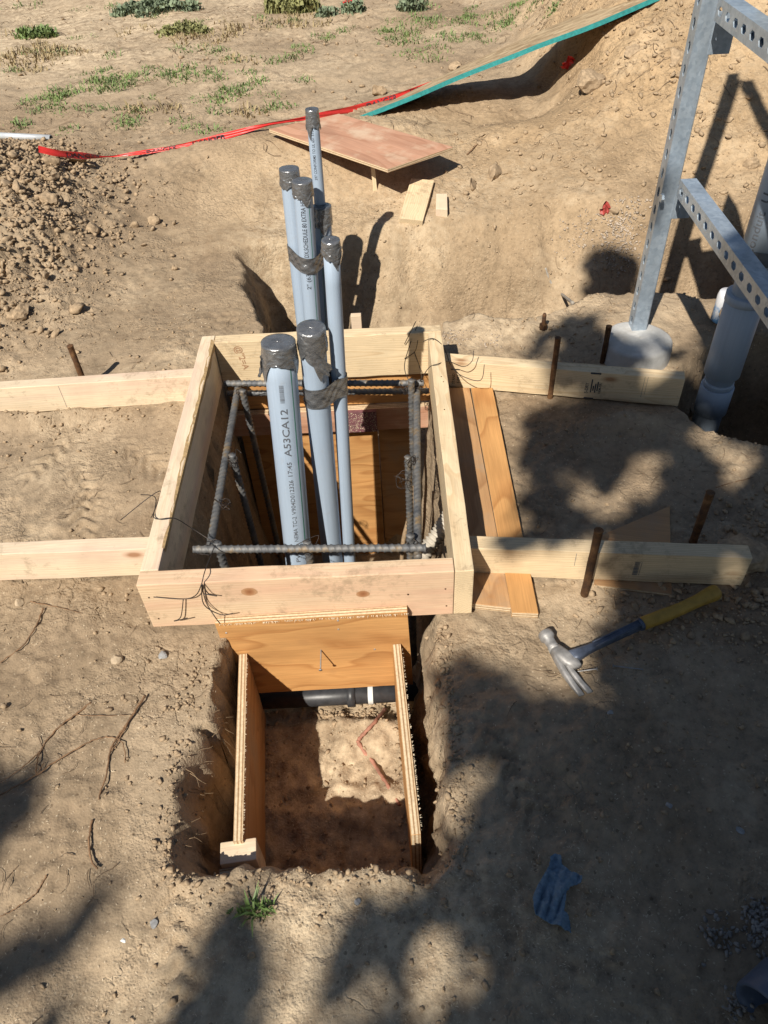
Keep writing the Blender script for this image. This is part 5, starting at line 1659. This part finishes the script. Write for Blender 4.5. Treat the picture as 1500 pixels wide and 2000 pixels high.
def crumb_p(x, y):
    p = .012 + .7 * np.clip(fbm(x * .8 + y * .6, y * .8 - x * .6, 3.5, 3, 97) - .12, 0, 1) + .4 * np.clip(fbm(x * .6 + y * .8, y * .6 - x * .8, 11, 2, 197) - .3, 0, 1)
    p = p + .8 * np.exp(-(rbox(x, y, .105, .615, -.522, .1, .07) / .03) ** 2)
    p = p + 1.2 * np.exp(-((y - .775) / .04) ** 2) * (x < -.15)
    p = p + 1.3 * np.exp(-((x - 1.15) / .35) ** 2 - ((y - .02) / .10) ** 2) + 1.2 * np.exp(-((x - 1.4) / .12) ** 2 - ((y - .16) / .15) ** 2)
    p = p + .9 * np.exp(-((x - .1) / .09) ** 2 - ((y + .25) / .25) ** 2) + .8 * np.exp(-((x - 1.1) / .2) ** 2 - ((y - .6) / .06) ** 2)
    return np.clip(p, 0, 1) * noform(x, y)
xy = sample(12000, -1.0, 1.75, -.85, 1.5, crumb_p, rg)
lumps('soil_crumbs', xy, .0011 + .0085 * rg.random(len(xy)) ** 8, M_CLOD, 1, 4, 'small crumbs of soil scattered over the trampled ground', 'soil crumbs', .3)
def rim_p(x, y):
    d = rbox(x, y, .105, .615, -.522, .1, .07)
    return np.exp(-((d - .004) / .018) ** 2) * np.clip(.5 + 1.2 * fbm(x * .7 + y * .7, y * .7 - x * .7, 6, 2, 131), 0, 1) * (y < -.03)
xy = sample(900, .0, .75, -.62, .1, rim_p, rg)
lumps('soil_crumbs', xy, .0015 + .0075 * rg.random(len(xy)) ** 4, M_CLOD, 1, 15, 'crumbled soil along the broken rim of the near pit', 'soil crumbs', .2)
xy = sample(500, .1, .64, -.52, .02, lambda x, y: np.exp(-((rbox(x, y, .105, .615, -.522, .1, .07) + .085) / .02) ** 2) + .06, rg)
lumps('soil_crumbs', xy, .002 + .010 * rg.random(len(xy)) ** 3, M_CLOD, 1, 16, 'fallen soil at the foot of the near pit walls', 'soil crumbs', .2)
xy = sample(420, .95, 1.6, -.12, .36, lambda x, y: np.exp(-((x - 1.22) / .3) ** 2 - ((y - .0) / .09) ** 2) + np.exp(-((x - 1.42) / .1) ** 2 - ((y - .2) / .12) ** 2), rg)
lumps('soil_crumbs', xy, .005 + .011 * rg.random(len(xy)) ** 2, M_CLOD, 1, 14, 'broken dark crumbs round the far end of the bar-coded brace board', 'soil crumbs', .2)
xy = sample(3200, -2.6, 3.5, 2.2, 7.5, lambda x, y: .25 + .4 * (fbm(x, y, 1.5, 2, 98) > 0), rg)
lumps('soil_crumbs', xy, .003 + .018 * rg.random(len(xy)) ** 6, M_CLOD, 1, 5, 'crumbs and pebbles over the far bare ground', 'soil crumbs', .3)
xy = sample(1500, .05, 2.3, 1.3, 2.05, lambda x, y: .3 + .5 * (fbm(x, y, 4, 2, 99) > .1), rg)
lumps('soil_crumbs', xy, .0015 + .010 * rg.random(len(xy)) ** 6, M_CLOD, 1, 6, 'crumbs on the trench bank behind the form', 'soil crumbs', .3)
# pale gravel
def px_patch(n, u, v, ru, rv, rng, z=0.0):
    a = rng.uniform(0, 2 * np.pi, n); q = np.sqrt(rng.random(n)) * rng.uniform(.3, 1, n)
    P = []
    for i in range(n):
        p = at(u + ru * q[i] * math.cos(a[i]), v + rv * q[i] * math.sin(a[i]), z)
        P.append((p.x, p.y))
    return np.array(P)
zg = hit(1210, 462).z
xy = np.concatenate([px_patch(420, 1210, 462, 70, 24, rg, zg), px_patch(60, 1130, 458, 60, 16, rg, zg)])
lumps('gravel', xy, .003 + .0055 * rg.random(len(xy)), M_GRAVEL, 1, 7, 'patch of pale gravel at the foot of the mound left of the post', 'gravel', .1)
xy = np.concatenate([px_patch(90, 890, 640, 45, 18, rg, .05), px_patch(60, 960, 660, 70, 24, rg, .03)])
lumps('gravel', xy, .0018 + .0042 * rg.random(len(xy)) ** 2, M_GRAVEL, 1, 8, 'pale pebbles on the small soil pile behind the right corner of the form', 'gravel', .1)
xy = np.concatenate([px_patch(170, 1480, 1800, 40, 75, rg), px_patch(60, 1400, 1830, 90, 60, rg), px_patch(60, 1440, 1960, 50, 50, rg)])
lumps('gravel', xy, .0025 + .0055 * rg.random(len(xy)) ** 1.5, simple_mat('grey_brown_gravel', (.24, .215, .19), .85, 0, .35, 60), 1, 9, 'grey pebbles gathered at the lower right edge of the photo', 'gravel', .15)
xy = np.concatenate([px_patch(110, 640, 1393, 70, 10, rg, -.32), px_patch(60, 720, 1390, 40, 10, rg, -.32)])
lumps('soil_crumbs', xy, .003 + .006 * rg.random(len(xy)) ** 2, M_CLOD, 1, 10, 'crumbs lying along the black drain pipe on the pit floor', 'soil crumbs', .1)
# sawdust, chips and straw
def flakes(name, xy, L0, L1, mat, seed, label, lift=.002):
    rng = np.random.default_rng(seed); n = len(xy); z = ground_h(xy[:, 0], xy[:, 1]) + lift
    a = rng.uniform(0, np.pi, n); L = rng.uniform(L0, L1, n); wd = L * rng.uniform(.08, .24, n)
    t = np.stack([np.cos(a), np.sin(a), rng.uniform(-.35, .35, n)], -1); s = np.stack([-np.sin(a), np.cos(a), rng.uniform(-.4, .4, n)], -1)
    c = np.stack([xy[:, 0], xy[:, 1], z], -1)
    mid = c + np.array([0, 0, 1]) * (L * .15)[:, None]
    V_ = np.stack([c - t * L[:, None] / 2, mid - s * wd[:, None] / 2, c + t * L[:, None] / 2, mid + s * wd[:, None] / 2], 1)
    return big_mesh(name, V_, np.array([[0, 1, 2, 3]]), mat, label, 'wood chips')
def dust_p(x, y):
    def b(cx, cy, rx, ry): return np.exp(-((x - cx) / rx) ** 2 - ((y - cy) / ry) ** 2)
    return np.clip(.9 * b(.45, -.63, .32, .10) + .7 * b(.75, -.58, .2, .13) + .5 * b(.36, -.22, .16, .22) + .5 * b(.3, -.72, .4, .08) + .05 + .25 * b(-.1, -.3, .3, .4), 0, 1) * noform(x, y)
xy = sample(10500, -.6, 1.4, -.85, .7, dust_p, rg)
flakes('wood_shavings', xy, .0015, .0062, M_STRAW, 3, 'fine wood shavings sprinkled on the soil round the near pit')
xy = np.concatenate([px_patch(500, 548, 480, 34, 60, rg, .0), px_patch(350, 700, 400, 90, 30, rg, .03), px_patch(350, 830, 470, 60, 30, rg, 0), px_patch(200, 380, 640, 60, 60, rg, 0)])
flakes('wood_shavings', xy, .002, .010, M_STRAW, 4, 'sawdust and shavings on the soil behind the form')

# ------------------------------------------------------------------ grass and weeds
def blades(c, n, rad, h, rng, flat=.6, wid=.004, zfun=True):
    """n blades in an ellipse (rad = (rx, ry)) about c ; returns (n,6,3)"""
    a = rng.uniform(0, 2 * np.pi, n); q = np.sqrt(rng.random(n))
    x = c[0] + rad[0] * q * np.cos(a); y = c[1] + rad[1] * q * np.sin(a)
    z = ground_h(x, y, False)
    d = rng.uniform(0, 2 * np.pi, n); hh = h * rng.uniform(.4, 1.15, n) * (1 - .5 * q ** 2); lean = rng.uniform(.1, 1.0, n) * flat
    dx, dy = np.cos(d), np.sin(d); w = wid * rng.uniform(.6, 1.3, n)
    b = np.stack([x, y, z - .004], -1)
    m = b + np.stack([dx * hh * lean * .4, dy * hh * lean * .4, hh * .6], -1)
    t = b + np.stack([dx * hh * lean * 1.1, dy * hh * lean * 1.1, hh * (1 - .35 * lean)], -1)
    s = np.stack([-dy, dx, np.zeros(n)], -1) * w[:, None]
    return np.stack([b - s, b + s, m + s * .8, m - s * .8, t + s * .1, t - s * .1], 1)
BF = np.array([[0, 1, 2, 3], [3, 2, 4, 5]])
rg2 = np.random.default_rng(17)
def far_pt(u, v):
    return hit(u, v)
def patch_blades(items, h, dens, wid, flat=.7):
    out = []
    for (u, v, ru, rv) in items:
        p = far_pt(u, v); pr = far_pt(u + ru, v); pu = far_pt(u, v - rv)
        rx = abs(pr.x - p.x); ry = max(.03, abs(pu.y - p.y))
        nclump = max(3, int(dens * ru * rv / 60))
        for i in range(nclump):
            a = rg2.uniform(0, 6.28); q = math.sqrt(rg2.random())
            out.append(blades((p.x + rx * q * math.cos(a), p.y + ry * q * math.sin(a)), rg2.integers(8, 24), (.06, .06), h * rg2.uniform(.5, 1.1), rg2, flat, wid))
    return np.concatenate(out)
green = [(90, 200, 45, 18), (120, 185, 30, 10), (215, 165, 55, 20), (250, 160, 40, 16), (240, 240, 30, 10), (330, 140, 45, 16), (400, 150, 40, 10), (440, 188, 55, 14), (505, 165, 20, 8), (370, 96, 24, 8), (385, 263, 55, 8), (330, 266, 20, 6),
         (560, 115, 24, 9), (635, 75, 26, 9), (590, 92, 20, 6), (790, 75, 50, 12), (830, 100, 55, 10), (850, 45, 70, 12), (930, 38, 50, 12), (985, 52, 45, 14), (1010, 18, 60, 10), (1090, 15, 60, 12), (865, 130, 18, 8), (815, 155, 18, 6), (520, 212, 25, 7), (210, 212, 40, 6), (150, 218, 30, 6), (470, 120, 26, 6), (905, 75, 40, 8), (760, 60, 25, 8), (1130, 30, 40, 10)]
rgs = random.Random(77)
green += [(rgs.uniform(10, 1080), 8 + 255 * rgs.random() ** 1.3, rgs.uniform(6, 22), rgs.uniform(2, 5)) for _ in range(70)]
green = [q for q in green if q[1] < 262 and not (q[0] > 560 and q[1] > 250 - (q[0] - 560) * .42)]
g_ = big_mesh('grass', patch_blades(green, .045, 1.7, .0030, 1.2), BF, M_GRASS, 'patches of short green grass on the far bare ground', 'grass')
dry = [(60, 120, 75, 26), (40, 100, 50, 16), (110, 110, 50, 14), (450, 60, 40, 16), (550, 48, 50, 14), (610, 44, 60, 8), (400, 76, 70, 14), (470, 122, 30, 8), (270, 60, 30, 10), (60, 60, 40, 14), (300, 215, 60, 10), (500, 225, 40, 8), (620, 40, 20, 10)]
g_ = big_mesh('dry_grass', patch_blades(dry, .06, .8, .004, 1.1), BF, M_GRASSD, 'flattened dry grass and dead weeds on the far ground', 'grass')
def weed(u, v, ru, hgt, mat, label, n, seed, wid=.006):
    p = far_pt(u, v); pr = far_pt(u + ru, v); rx = abs(pr.x - p.x)
    e = empty('weed', tuple(p), label, 'weed', 'weeds on the far ground')
    rng = np.random.default_rng(seed); parts_ = []
    for i in range(n):
        a = rng.uniform(0, 6.28); q = math.sqrt(rng.random()) * .85
        cx, cy = p.x + rx * q * math.cos(a), p.y + rx * .6 * q * math.sin(a)
        B = blades((cx, cy), rng.integers(14, 30), (.06, .05), hgt * rng.uniform(.5, 1.1) * (1 - .4 * q), rng, .75, wid)
        parts_.append(B)
        # leaflets up the stems
        Lf = blades((cx, cy), 16, (.05, .05), hgt * .35, rng, 1.3, wid * 1.6); Lf[..., 2] += rng.uniform(.1, .6) * hgt * (1 - .5 * q)
        parts_.append(Lf)
    f = big_mesh('foliage', np.concatenate(parts_), BF, mat, None, None, e)
    return e
weed(305, 18, 95, .12, M_SAGE, 'broad grey-green weed clump at the top left, the largest of them', 46, 1)
weed(75, 72, 32, .11, M_GRASS, 'dark green weed standing in dry grass near the top left corner', 14, 2)
weed(570, 24, 52, .17, M_OLIVE, 'tall olive feathery weed at the top, left of the red film scrap', 30, 3)
weed(360, 60, 52, .085, M_OLIVE, 'yellowish low weed in front of the broad grey-green clump', 20, 4)
weed(690, 24, 22, .11, M_SAGE, 'small grey-green weed just right of the tall olive weed', 8, 5)
weed(805, 20, 22, .12, M_SAGE, 'small grey-green weed at the top edge amid green grass', 8, 6)
weed(640, 30, 14, .10, M_SAGE, 'smallest grey weed tuft beside the tall olive weed', 5, 7)
# tuft at the bottom
tpnt = at(490, 1782, 0)
tb_ = np.concatenate([blades((tpnt.x + dx, tpnt.y + dy), n, (.02, .014), h, rg2, .9, .0021) for dx, dy, n, h in ((-.016, 0, 26, .030), (.006, .003, 36, .048), (.022, .003, 22, .040))])
gt = big_mesh('grass_tuft', tb_, BF, simple_mat('fresh_grass', (.14, .22, .06), .55, 0, .3, 30)); del gt['kind']
tag(gt, 'small green grass tuft alone on the soil just below the near pit', 'grass tuft')

# ------------------------------------------------------------------ the tree behind the viewer whose crown dapples the ground
def poly_in(u, v, P):
    c = np.zeros(u.shape, bool); j = len(P) - 1
    for i in range(len(P)):
        xi, yi = P[i]; xj, yj = P[j]
        c ^= ((yi > v) != (yj > v)) & (u < (xj - xi) * (v - yi) / (yj - yi + 1e-9) + xi); j = i
    return c
DARK = [[(905, 1300), (1010, 1345), (1070, 1375), (1150, 1340), (1185, 1270), (1165, 1215), (1205, 1165), (1200, 1085), (1250, 1020), (1700, 1020), (1700, 2300), (600, 2300), (640, 2010), (660, 1930), (640, 1860), (700, 1800), (790, 1800), (830, 1710), (880, 1650), (900, 1560), (870, 1400)],
        [(1020, 860), (1045, 800), (1110, 800), (1210, 790), (1330, 800), (1700, 800), (1700, 1020), (1250, 1015), (1190, 1045), (1100, 1045), (1045, 1075), (1015, 1040), (1045, 1000), (1020, 930)],
        [(1015, 715), (1060, 665), (1120, 612), (1175, 625), (1250, 640), (1310, 650), (1400, 640), (1700, 640), (1700, 800), (1330, 795), (1220, 770), (1110, 775), (1095, 700)],
        [(1165, 470), (1235, 480), (1255, 540), (1230, 580), (1170, 565), (1150, 520)],
        [(395, 1840), (450, 1785), (520, 1785), (550, 1830), (525, 1905), (560, 1945), (640, 1925), (660, 2010), (600, 2300), (330, 2300), (360, 1930)],
        [(600, 1790), (650, 1765), (690, 1800), (670, 1860), (620, 1850)],
        [(-300, 1450), (0, 1515), (80, 1525), (60, 1570), (20, 1630), (5, 1700), (-300, 1760)], [(-300, 1850), (0, 1865), (80, 1825), (150, 1825), (110, 1860), (40, 1895), (0, 1915), (-300, 1960)], [(80, 1985), (120, 1955), (140, 1990), (110, 2200), (40, 2200)],
        [(905, 1215), (960, 1205), (985, 1250), (930, 1290), (895, 1260)], [(870, 1290), (900, 1330), (880, 1400), (850, 1350)]]
LIGHT = [(1135, 965, 46, 30), (1228, 968, 40, 28), (1262, 925, 34, 18), (1450, 935, 46, 26), (1310, 885, 30, 16), (1180, 905, 26, 16), (1085, 1290, 72, 58), (1150, 1200, 40, 46), (1425, 1095, 22, 30), (910, 1885, 44, 52), (700, 1893, 36, 44), (852, 1862, 46, 46), (822, 1970, 50, 34), (558, 1870, 34, 44),
         (792, 1746, 60, 36), (925, 1545, 22, 28), (1350, 700, 30, 40), (1270, 745, 34, 24), (1330, 620, 40, 30), (1010, 745, 40, 30), (1390, 850, 36, 40), (1290, 660, 26, 20), (1115, 680, 26, 18), (1045, 890, 0, 0), (1480, 1150, 18, 14), (600, 1985, 30, 24), (760, 1960, 40, 30), (640, 1770, 34, 24), (470, 1985, 30, 20), (965, 1270, 40, 34), (1240, 655, 44, 26)]
def shade(u, v):
    return (sum(shade_one(u, v, q) for q in range(4)) / 4) ** 2.6
def shade_one(u, v, q):
    u0, v0 = u, v
    u = u0 + 34 * fbm(u0 / 100, v0 / 100, 1.5, 3, 201 + 17 * q, .6); v = v0 + 28 * fbm(u0 / 100, v0 / 100, 1.5, 3, 205 + 17 * q, .6)
    s = np.zeros(u.shape)
    for P in DARK: s = np.maximum(s, poly_in(u, v, P) * 1.0)
    for (a, b, ra, rb_) in LIGHT:
        if ra: s = np.where(((u - a) / (ra * 1.42)) ** 2 + ((v - b) / (rb_ * 1.42)) ** 2 < 1, 0, s)
    half = ss(1640, 1720, v) * (1 - ss(820, 1020, u)) * ss(250, 420, u)
    s = s * (1 - half * np.clip(.42 + 1.0 * fbm(u0 / 100, v0 / 100, .9, 3, 207), 0, .93))
    return s
def grid_px(x, y):
    P = np.stack([x - CX, y - CY, np.full(x.shape, -CZ)], -1) @ np.array(_R)
    den = -P[:, 2]
    u = 750 + FPX * P[:, 0] / np.where(den > .05, den, 1e9); v = 1000 - FPX * P[:, 1] / np.where(den > .05, den, 1e-9)
    return u, v, den > .05
rg3 = np.random.default_rng(29)
N = 230000
x = rg3.uniform(-4.5, 5.5, N); y = rg3.uniform(-6.5, 2.2, N)
u, v, okk = grid_px(x, y)
inside = okk & (u > -120) & (u < 1560) & (v > 0) & (v < 2080)
sh = np.where(okk, shade(u, v), 0)
out_dark = np.where(y < -.78, np.where(x > .15, .95, .6) * (fbm(x, y, 1.3, 2, 60) > -.45), 0) + np.where((x > 1.25) & (y < .75) & ~inside, .95, 0)
p = np.where(inside, sh, np.clip(out_dark, 0, 1))
keep = rg3.random(N) < p
x, y, u, v = x[keep], y[keep], u[keep], v[keep]
n = len(x)
Sx = np.array(SUN)
hgt = rg3.uniform(3.1, 5.2, n)
Pl = np.stack([x, y, np.zeros(n)], -1) - Sx[None] * (hgt / -SUN.z)[:, None]
Rm = rand_rot(n, rg3); Ln = rg3.uniform(.05, .085, n); Wn = Ln * rg3.uniform(.45, .65, n)
base = np.array([[-1, 0, 0], [-.3, -.5, .08], [.5, -.42, .05], [1, 0, 0], [.5, .42, .05], [-.3, .5, .08]])
B = base[None] * np.stack([Ln, Wn * 1.6, Ln], -1)[:, None]
V_ = Pl[:, None] + np.einsum('nij,nkj->nki', Rm, B)
cen = Pl.mean(0)
tr = empty('shade_tree', (float(cen[0]) - .5, float(cen[1]) - .6, 0), 'leafy tree behind the viewer whose crown dapples the lower right ground', 'tree')
f = big_mesh('crown', V_, np.array([[0, 1, 2, 3, 4, 5]]), M_LEAF, None, None, tr); del f['kind']
bx_, by_ = float(cen[0]) - .5, float(cen[1]) - .6
gz0 = gz(bx_, by_)
link('trunk', tube_mesh('trunk', spline([(bx_, by_, gz0 - .1), (bx_ + .03, by_, 1.2), (bx_ - .02, by_ + .05, 2.4), (bx_ + .1, by_ + .1, 3.6), (float(cen[0]), float(cen[1]), 5.0)], 6), [.17 - .0056 * i for i in range(25)], 14), M_BARK, tr)
rl = random.Random(4)
for i in range(9):
    a = i * .7; r_ = rl.uniform(.8, 2.0)
    z0_ = rl.uniform(2.6, 4.2)
    link('limb', tube_mesh('limb', spline([(bx_ + .06, by_ + .08, z0_), (bx_ + .4 * r_ * math.cos(a), by_ + .4 * r_ * math.sin(a), z0_ + .5), (float(cen[0]) + r_ * math.cos(a) * .8, float(cen[1]) + r_ * math.sin(a) * .8, z0_ + 1.2)], 5), [.05 - .0038 * q for q in range(11)], 8), M_BARK, tr)

# ------------------------------------------------------------------ fixings: nail and screw heads in the boards
def head(p, nrm, r, parent, mat=None):
    nrm = Vector(nrm).normalized(); p = Vector(p)
    return link('screw_head', tube_mesh('screw_head', [p - nrm * .003, p + nrm * .0003, p + nrm * .0012], [r, r, r * .75], 10, True, False), mat or M_RUSTD, parent)
for (u, v) in ((291, 1167), (310, 1208), (797, 1161), (870, 1150), (872, 1183)): head(aty(u, v, 0.0), (0, -1, 0), .0021, form)
for (u, v) in ((660, 1212), (661, 1229), (442, 1236), (732, 1268)): head(aty(u, v, -.0195), (0, -1, 0), .0024, trench, M_STEEL)
for (u, v) in ((862, 736), (866, 746), (868, 800), (846, 664)): head(at(u, v, T), (0, 0, 1), .0019, form)

# ------------------------------------------------------------------ fine rootlets and dead stems lying on the soil
def fibres(name, xy, L0, L1, w0, mat, seed, label, lift=.002):
    rng = np.random.default_rng(seed); n = len(xy); K_ = 5
    a = rng.uniform(0, 2 * np.pi, n); L = rng.uniform(L0, L1, n); cur = rng.uniform(-1.6, 1.6, n)
    X = np.zeros((n, K_)); Y = np.zeros((n, K_)); X[:, 0] = xy[:, 0]; Y[:, 0] = xy[:, 1]
    ang = a[:, None] + np.cumsum(cur[:, None] / K_ + rng.uniform(-.5, .5, (n, K_)), 1)
    for i in range(1, K_):
        X[:, i] = X[:, i - 1] + np.cos(ang[:, i]) * L / K_; Y[:, i] = Y[:, i - 1] + np.sin(ang[:, i]) * L / K_
    Zz = ground_h(X, Y) + lift + rng.uniform(0, .003, (n, K_))
    w = w0 * rng.uniform(.5, 1.3, n)[:, None] * np.linspace(1, .35, K_)[None]
    nx = -np.sin(ang) * w; ny = np.cos(ang) * w
    Vv = np.zeros((n, K_ * 3, 3))
    Vv[:, 0::3] = np.stack([X - nx, Y - ny, Zz], -1); Vv[:, 1::3] = np.stack([X, Y, Zz + w * 1.2], -1); Vv[:, 2::3] = np.stack([X + nx, Y + ny, Zz], -1)
    F_ = []
    for i in range(K_ - 1):
        b = 3 * i; F_ += [[b, b + 1, b + 4, b + 3], [b + 1, b + 2, b + 5, b + 4]]
    return big_mesh(name, Vv, np.array(F_), mat, label, 'rootlets')
M_FIB = simple_mat('dark_rootlet', (.15, .10, .06), .9, 0, .4, 30)
xy = sample(420, -.8, 1.5, -.82, 1.5, lambda x, y: np.clip(.2 + fbm(x, y, 2.2, 2, 121), 0, 1) * noform(x, y), rg)
fibres('fine_rootlets', xy, .015, .07, .0008, M_FIB, 31, 'fine dark rootlets and stalks strewn over the trampled soil')
xy = sample(900, -2.4, 2.2, 2.3, 6.5, lambda x, y: np.clip(.25 + fbm(x, y, 1.6, 2, 122), 0, 1), rg)
fibres('dead_stems', xy, .03, .16, .0019, M_FIB, 32, 'dead weed stems lying about the far bare ground', .003)
xy = sample(300, .9, 2.6, 1.5, 3.4, lambda x, y: np.clip(mound_mask(x, y) * 2, 0, 1), rg)
fibres('fine_rootlets', xy, .015, .08, .0012, M_FIB, 33, 'rootlets and stalks in the dirt mound', .003)
